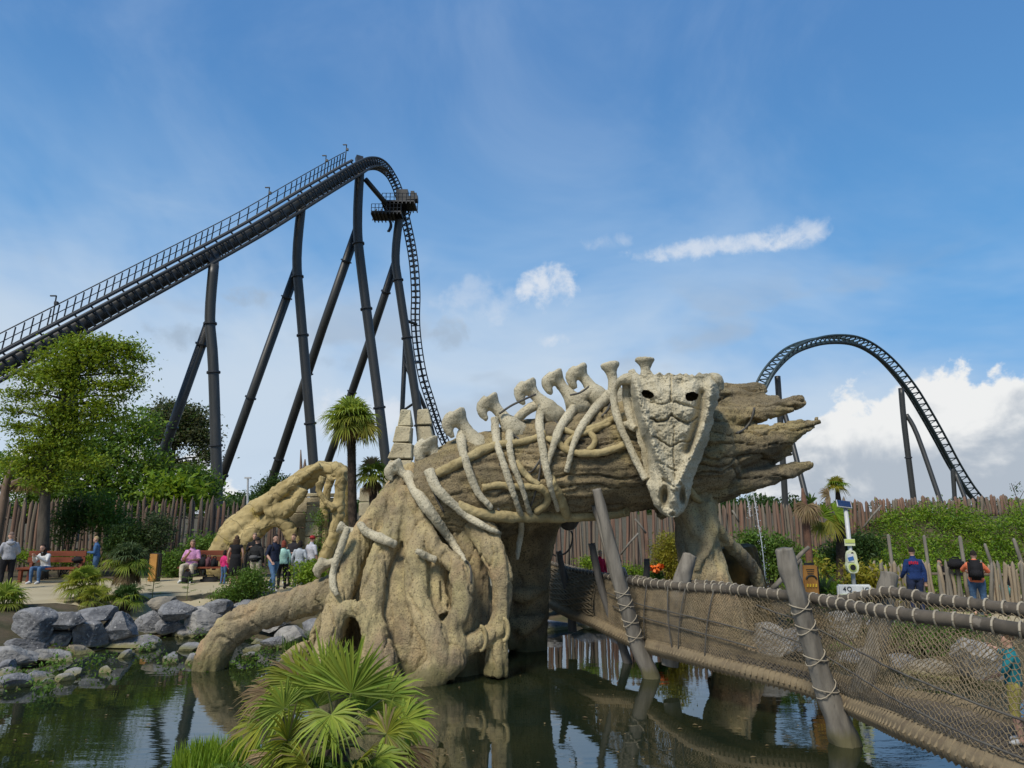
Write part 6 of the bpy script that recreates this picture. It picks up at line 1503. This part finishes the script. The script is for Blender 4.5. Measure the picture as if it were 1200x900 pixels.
stand('woman with long brown hair in a black sleeveless dress, seen from behind', 278, 628, 21.4, PI + .3, BLACK, BLACK, hair='brown', hairstyle='long', sleeves='none', dress=True, legs='none', shoes=BLACK, group=G_)
stand('tall bald man in black facing the camera behind the man with a belt bag', 299, 625, 22.0, .25, BLACK, BLACK, hairstyle='shaved', hair='shaved', group=G_, pose={'wrL': (-.12, -.22, 1.25), 'wrR': (.14, -.2, 1.05)})
p_, L_ = stand('man in black jacket and beige trousers wearing a grey belt bag', 302, 630, 20.4, PI - .2, (.02, .02, .022), (.46, .40, .30), group=G_, slim=1.08)
bb = thing('belt_bag', 'grey belt bag worn on the back by the man in beige trousers', 'bag', tuple(L_((0, .17, 1.06)))); mb = MB(); rounded(mb, L_((0, .175, 1.06)), (.24, .09, .13), .03); mb.build('pouch', cloth((.10, .10, .10)), bb, True)
mb = MB(); mb.tube([L_((.20 * math.cos(a), .16 * math.sin(a), 1.07)) for a in np.linspace(0, 2 * PI, 15)], .018, 6); mb.build('belt', cloth((.16, .16, .16)), bb)
p_, L_ = stand('man in a navy t-shirt, jeans and white trainers striding to the right', 323, 626.5, 19.6, .95, NAVY, (.10, .19, .33), sleeves='short', group=G_, pose={'knL': (-.1, -.16, .50), 'anL': (-.1, -.20, .10), 'toL': (-.11, -.38, .05), 'knR': (.1, .10, .48), 'anR': (.1, .34, .13), 'toR': (.11, .20, .04), 'wrR': (.24, .16, .92), 'elR': (.25, .14, 1.14), 'wrL': (-.22, -.18, .93)})
backpack('small black backpack on the striding man in navy', L_((0, .12, 1.03)), .95, BLACK, (.26, .14, .36))
stand('person with dark red hair in a mint jacket and black trousers', 333, 634, 20.2, PI + .6, (.40, .66, .58), BLACK, hair='red', hairstyle='bob', group=G_, shoes=BLACK)
stand('man in dark clothes with a bare forearm facing left between mint and grey', 345, 626, 20.9, -.4, (.025, .022, .026), BLACK, sleeves='short', hair='brown', group=G_, shoes=BLACK, pose={'wrL': (-.05, -.30, 1.10), 'wrR': (.12, -.25, 1.12)})
stand('person in a pale grey top with dark hair, seen from behind', 352, 634, 20.3, PI + .1, (.42, .46, .50), (.20, .22, .26), hairstyle='bob', group=G_)
stand('person in a white top with a red cap at the right end of the group', 366, 628, 21.2, PI - .5, (.50, .51, .56), (.10, .11, .13), sleeves='short', extra='cap', group=G_)
stand('person in a dark jacket partly hidden behind the striding man', 338, 640, 21.8, .2, (.05, .05, .07), BLACK, hair='brown', group=G_)
# far end of the bridge
def on_bridge(label, px, head, h, i, **k):
    z = P(px, head, near[i].y + .35); f = Vector((z.x, z.y, z.z - h)); return person(label, f, k.pop('face', 0), h, k.pop('top'), k.pop('bottom'), **k)
on_bridge('small child in a red jacket at the far end of the rope bridge', 703, 645, 1.05, 24, top=(.55, .01, .05), bottom=(.45, .40, .38), hair='blonde', face=.5)
on_bridge('adult in white and black at the far bridge end behind the tall pole', 726, 655, 1.0, 30, top=(.55, .45, .42), bottom=BLACK, hair='brown', face=-.4)
# right side
p_, L_ = stand('man in a dark blue work jacket with red emblem at the low palisade', 1068, 642, 18.0, PI - .15, (.012, .035, .13), (.02, .03, .07), group=None, slim=1.15, pose={'wrR': (.28, -.12, .95), 'wrL': (-.26, .02, .86)})
em = thing('jacket_emblem', 'red emblem printed on the back of the blue work jacket', 'emblem', tuple(L_((.05, .16, 1.36)))); mb = MB()
for k in range(5): mb.box(L_((.05 - .10 + .05 * k, .152, 1.345 + .012 * (k % 2))), (.036, .012, .07))
mb.build('print', cloth((.45, .02, .05)), em)
p_, L_ = stand('man in an orange t-shirt and denim shorts leaning on the low palisade', 1140, 646, 17.6, PI - .55, (.80, .21, .10), (.06, .12, .22), sleeves='short', legs='short', slim=1.12, pose={'elR': (.30, -.16, 1.22), 'wrR': (.22, -.40, 1.16), 'elL': (-.30, -.12, 1.20), 'wrL': (-.22, -.38, 1.15)})
backpack('big black backpack on the man in the orange t-shirt', L_((0, .13, .98)), PI - .55, BLACK, (.32, .20, .48))
simple_bag('black bag hanging on the low palisade left of the orange man', 1120, 661, 18.3, (.40, .2, .26), BLACK)
stand('person in a black top bending behind the low palisade, left of the orange man', 1108, 655, 19.4, -1.2, BLACK, BLACK, lean=.5, skin=SKIN2)
stand('child in a white shirt behind the low palisade, right of the orange man', 1164, 668, 19.0, .4, (.60, .58, .60), (.30, .14, .08), hair='brown')
stand('person in black sitting low behind the palisade at the right edge', 1184, 662, 19.3, .2, BLACK, BLACK)
stand('person in pale clothing cut by the right photo edge behind the palisade', 1203, 650, 18.6, .2, (.46, .46, .50), BLACK)
simple_bag('turquoise bag behind the low palisade', 1177, 695, 18.9, (.34, .24, .42), (.16, .48, .45)); simple_bag('orange bag behind the low palisade right of the orange man', 1163, 697, 18.8, (.12, .14, .30), (.70, .28, .05))
# boy on the bridge
bp = P(1180, 742, 7.05); f_ = Vector((bp.x, bp.y, .72))
bz = bp.z - f_.z
person('boy in teal t-shirt and yellow shorts behind the near net', f_, PI + .9, bz / .99, (.012, .17, .20), (.60, .50, .13), hair='brown', sleeves='short', legs='short', slim=1.0, pose={'elL': (-.42, -.14, 1.36), 'wrL': (-.60, -.26, 1.40), 'elR': (.30, -.1, 1.15), 'wrR': (.30, -.28, 1.05)})
# ------------------------------------------------------------ signs and small things
M_WHITEP = plain('white_paint', (.72, .73, .70), .5); M_LIME = plain('lime_paint', (.52, .60, .16), .5); M_PALE = plain('pale_lime_paint', (.68, .72, .48), .5)
M_BLK = plain('black_print', (.02, .02, .02)); M_BLUE = plain('blue_print', (.05, .16, .42)); M_GREY = plain('galvanised', (.50, .52, .52), .4)
M_PANEL = plain('solar_cell', (.015, .03, .085), .15, spec=.6); M_OCH = mat('ochre_board', (.42, .21, .05), (.30, .14, .035), 2.5, .7, .3); M_DARKF = plain('dark_frame', (.03, .03, .025))
M_YEL = plain('yellow_print', (.75, .50, .05))
def text(s, loc, size, m, parent, rot=0.0, name='lettering'):
    cu = bpy.data.curves.new('t', 'FONT'); cu.body = s; cu.size = size; cu.extrude = .004; cu.align_x = 'CENTER'; cu.align_y = 'CENTER'
    o = bpy.data.objects.new('t', cu); COL.objects.link(o); dg = bpy.context.evaluated_depsgraph_get(); dg.update()
    me = bpy.data.meshes.new_from_object(o.evaluated_get(dg)); bpy.data.objects.remove(o)
    Rm = Matrix.Rotation(rot, 3, 'Z') @ Matrix.Rotation(R(90), 3, 'X'); mb = MB(); mb.add([Rm @ v.co + Vector(loc) for v in me.vertices], [tuple(p.vertices) for p in me.polygons]); bpy.data.meshes.remove(me)
    return mb.build(name, m, parent)
def disc(mb, c, r, th=.01, n=24, rx=1.0):
    mb.tube([Vector(c) + Vector((0, th, 0)), Vector(c)], r, n, flat=1.0)
D = 16.6
b = P(1002, 690, D); g = height(b.x, D); t = P(990.5, 592, D); k = pm(D)
S = thing('solar_station_sign', 'white pole with a solar panel, lime plate and bottle shaped yellow station', 'sign', (b.x, D, g))
mb = MB(); mb.tube([Vector((b.x, D, g)), t], 2.3 * k, 10); mb.build('pole', M_GREY, S, True)
pc = P(989, 591, D); Rp = Matrix.Rotation(R(-12), 3, 'Z') @ Matrix.Rotation(R(42), 3, 'X'); Rp = Matrix.Rotation(R(8), 3, 'Y') @ Rp
mb = MB(); mb.box(pc, (15.5 * k, 12 * k, .03), 0, Rp); fr = mb.build('panel_frame', M_GREY, S)
for i in range(4):
    for j in range(3): mb = MB(); mb.box(pc + Rp @ Vector(((i - 1.5) * 3.6 * k, (j - 1) * 3.6 * k, .02)), (3.4 * k, 3.4 * k, .012), 0, Rp); mb.build('solar_cell', M_PANEL, fr)
mb = MB(); c = P(994, 635.5, D); mb.box(c + Vector((0, -.07, 0)), (11.5 * k, .03, 7.5 * k)); mb.build('lime_plate', M_PALE, S); mb = MB(); mb.box(c + Vector((0, -.09, 1.4 * k)), (11 * k, .012, 4 * k)); mb.build('plate_stripe', M_LIME, S)
c = P(995.5, 658, D) + Vector((0, -.10, 0)); mb = MB(); n = 28; prof = []
for i in range(n):      # rounded bottle outline
    a = 2 * PI * i / n; sx = 7 * (1 if math.sin(a) < 0 else .82); x = math.copysign(abs(math.cos(a)) ** .6, math.cos(a)) * sx; z = math.copysign(abs(math.sin(a)) ** .75, math.sin(a)) * 12.5; prof.append((x * k, z * k))
vs = [c + Vector((x, y, z)) for y in (-.05, .05) for x, z in prof]; mb.add(vs, [tuple(range(n))[::-1], tuple(range(n, 2 * n))] + [(i, (i + 1) % n, n + (i + 1) % n, n + i) for i in range(n)]); bo = mb.build('station_body', M_PALE, S)
mb = MB(); disc(mb, c + Vector((-.5 * k, -.062, -6 * k)), 4.6 * k, .02); mb.build('hole_rim', M_LIME, bo); mb = MB(); disc(mb, c + Vector((-.5 * k, -.075, -6 * k)), 3.1 * k, .02); mb.build('hole', M_BLK, bo)
mb = MB(); mb.box(c + Vector((-2 * k, -.058, 4.5 * k)), (7 * k, .012, 9 * k)); mb.build('poster', M_WHITEP, bo); mb = MB(); mb.box(c + Vector((-2 * k, -.068, 3.6 * k)), (6.4 * k, .012, 4 * k), 0, Matrix.Rotation(R(-14), 3, 'Y')); mb.build('poster_picture', M_BLUE, bo)
mb = MB(); disc(mb, c + Vector((.5 * k, -.06, 9.5 * k)), 1.3 * k, .012); mb.build('print_dot', M_BLK, bo)
D2 = 15.9; k2 = pm(D2); c = P(1001, 692.5, D2); bd = thing('number_board', 'long white board with black numerals at the foot of the solar pole', 'sign', (c.x, D2, height(c.x, D2)))
mb = MB(); rounded(mb, c, (38 * k2, .10, 14 * k2), .03); mb.build('board', M_WHITEP, bd); mb = MB(); mb.box(c + Vector((0, -.054, -4.6 * k2)), (35 * k2, .012, 3.4 * k2)); mb.build('board_stripe', M_PALE, bd)
text('4', c + Vector((-12 * k2, -.06, 2.2 * k2)), 7 * k2, M_BLK, bd); text('Q', c + Vector((-6.5 * k2, -.06, 2.2 * k2)), 7 * k2, M_BLK, bd); text('1G', c + Vector((11.5 * k2, -.06, 1.5 * k2)), 7 * k2, M_BLK, bd)
mb = MB(); mb.box(c + Vector((8 * k2, 0, -11 * k2)), (2.4 * k2, .06, 12 * k2)); mb.build('board_leg', M_PALE, bd)
D3 = 15.2; k3 = pm(D3); c = P(949.5, 680, D3); ws = thing('wooden_sign', 'ochre notice board in a rounded dark frame beside the thick leaning pole', 'sign', (c.x, D3, height(c.x, D3)))
mb = MB(); rounded(mb, c + Vector((2 * k3, .10, .5 * k3)), (21 * k3, .20, 37 * k3), .09); mb.build('frame', M_DARKF, ws, True); mb = MB(); rounded(mb, c + Vector((-.5 * k3, -.02, 0)), (17 * k3, .08, 33 * k3), .02); mb.build('board', M_OCH, ws)
mb = MB(); mb.tube([c + Vector((math.cos(a) * 5.5 * k3, -.065, 1.5 * k3 + math.sin(a) * 4 * k3)) for a in np.linspace(0, PI, 12)], .02, 6); mb.build('arch_print', M_DARKF, ws)
text('STOP', c + Vector((-.5 * k3, -.07, -5.4 * k3)), 5.4 * k3, M_YEL, ws) if False else None
for i in range(4): mb = MB(); mb.tube([c + Vector(((-5 + 3.2 * i) * k3, -.068, -7 * k3)), c + Vector(((-4.6 + 3.2 * i) * k3, -.068, -3.6 * k3))], .018, 5); mb.build('yellow_mark', M_YEL, ws)
for i in range(3): mb = MB(); mb.box(c + Vector((-.5 * k3, -.064, (12 - 2.2 * i) * k3)), ((9 - i) * k3, .01, .8 * k3)); mb.build('print_line', M_DARKF, ws)
D4 = 22.6; k4 = pm(D4); c = P(181, 665, D4); w2 = thing('wooden_sign', 'tall ochre board in a dark frame standing behind the shaggy palm', 'sign', (c.x, D4, height(c.x, D4)))
mb = MB(); rounded(mb, c + Vector((0, .06, 0)), (14 * k4, .12, 32 * k4), .03, Matrix.Rotation(R(-14), 3, 'Z')); mb.build('frame', M_DARKF, w2); mb = MB(); mb.box(c + Vector((-1.2 * k4, -.02, 0)), (9.5 * k4, .06, 30 * k4), 0, Matrix.Rotation(R(-14), 3, 'Z')); mb.build('board', M_OCH, w2)
# crossed rails left of the ochre notice board
rl = thing('branch_railing', 'rough branch railing between the thick leaning pole and the notice board', 'railing', tuple(P(925, 705, 14.5)))
for q in ([(928, 662, 2.5), (938, 650, 2.5), (948, 641, 2)], [(905, 690, 3), (925, 670, 3), (938, 655, 2.5)], [(938, 656, 2), (939, 680, 2), (938, 700, 2)]): mb = MB(); pxtube(mb, q, 14.6, 8, 3); mb.build('branch', M_POST, rl, True)
# thatched straw umbrella and post at the far left
D5 = 24.5; c = P(27, 566, D5); th = thing('thatch_umbrella', 'small drooping straw thatch on a branch at the far left', 'thatch', tuple(P(27, 600, D5))); mb = MB(); r = random.Random(3)
for i in range(420):
    az = r.random() * 2 * PI; t0 = r.random(); p = c + Vector((math.cos(az) * .35 * t0, math.sin(az) * .3 * t0, .16 - .2 * t0 + r.uniform(-.05, .05))); d_ = Vector((math.cos(az) * .8, math.sin(az) * .7, -1.0)).normalized(); blade(mb, p, d_, Vector((0, -1, .3)), r.uniform(.25, .5), .012, .2)
tag(mb.build('straw', L_DRY, th), kind='stuff'); mb = MB(); pxtube(mb, [(-6, 573, 3), (10, 568, 3), (25, 562, 3), (38, 558, 3)], D5, 8, 3); mb.build('branch', M_STAKE, th, True)
ps = thing('leaning_post', 'rough brown pointed post leaning at the far left edge', 'post', tuple(P(-4, 640, 24))); mb = MB(); pxtube(mb, [(-6, 650, 4.5), (2, 600, 4.5), (7, 570, 4), (12, 552, 3), (14, 540, .8)], 24, 8, 3); mb.build('post', M_STAKE, ps, True)
# water jets right of the log
M_JET = bpy.data.materials.new('water_spray'); M_JET.use_nodes = True; pb = M_JET.node_tree.nodes['Principled BSDF']; pb.inputs['Base Color'].default_value = (.75, .8, .84, 1); pb.inputs['Roughness'].default_value = .15; pb.inputs['Alpha'].default_value = .55
for lab, q in (('thin arcing water jet falling behind the log, right one', [(881, 571), (885, 590), (889, 615), (893, 640), (896, 668), (897, 690)]), ('short thin water jet behind the log, left one', [(873, 572), (877, 590), (879, 605)])):
    o = thing('water_jet', lab, 'water jet', tuple(P(*q[-1], 17.5)), 'fountain jets behind the log'); mb = MB(); r = random.Random(4); pts = [Vector(v) for v in spline([tuple(P(*a, 17.5)) for a in q], 8)]
    for i, p in enumerate(pts):
        for j in range(4): mb.ball(p + Vector((r.gauss(0, .018 + .0012 * i), r.gauss(0, .03), r.gauss(0, .05))), r.uniform(.005, .013), 5, 4)
    mb.tube(pts, .012, 5); w_ = mb.build('water', M_JET, o, True); w_['kind'] = 'stuff'
# far lamp mast and dead trunk on the skyline
lm = thing('lamp_mast', 'pale thin lamp mast on the skyline left of the root arch', 'lamp post', tuple(P(290, 600, 110))); mb = MB(); mb.tube([P(290, 600, 110), P(290.5, 561, 110)], .16, 6); mb.box(P(290.5, 560, 110), (1.0, .4, .25)); mb.build('mast', M_GREY, lm)
dt = thing('dead_trunk', 'splintered dead trunk standing up behind the top of the root arch', 'trunk', tuple(P(354, 560, 27)))
for q in ([(353, 590, 3), (353, 560, 2.4), (352.5, 527, .6)], [(356, 590, 4), (357, 555, 3), (357.5, 538, .6)], [(347, 566, 4), (352, 556, 4), (360, 552, 3)]): mb = MB(); pxtube(mb, q, 27, 7, 3); mb.build('splinter', M_STAKE, dt, True)
rs = thing('red_stone', 'dull red rounded stone at the foot of the spires', 'stone', tuple(P(461, 600, 17.2))); mb = MB(); mb.ball(P(461, 583, 17.2), (.22, .2, .22), 12, 8); mb.build('stone', mat('red_rock', (.26, .10, .08), (.17, .08, .065), 4, .9, .5), rs, True)
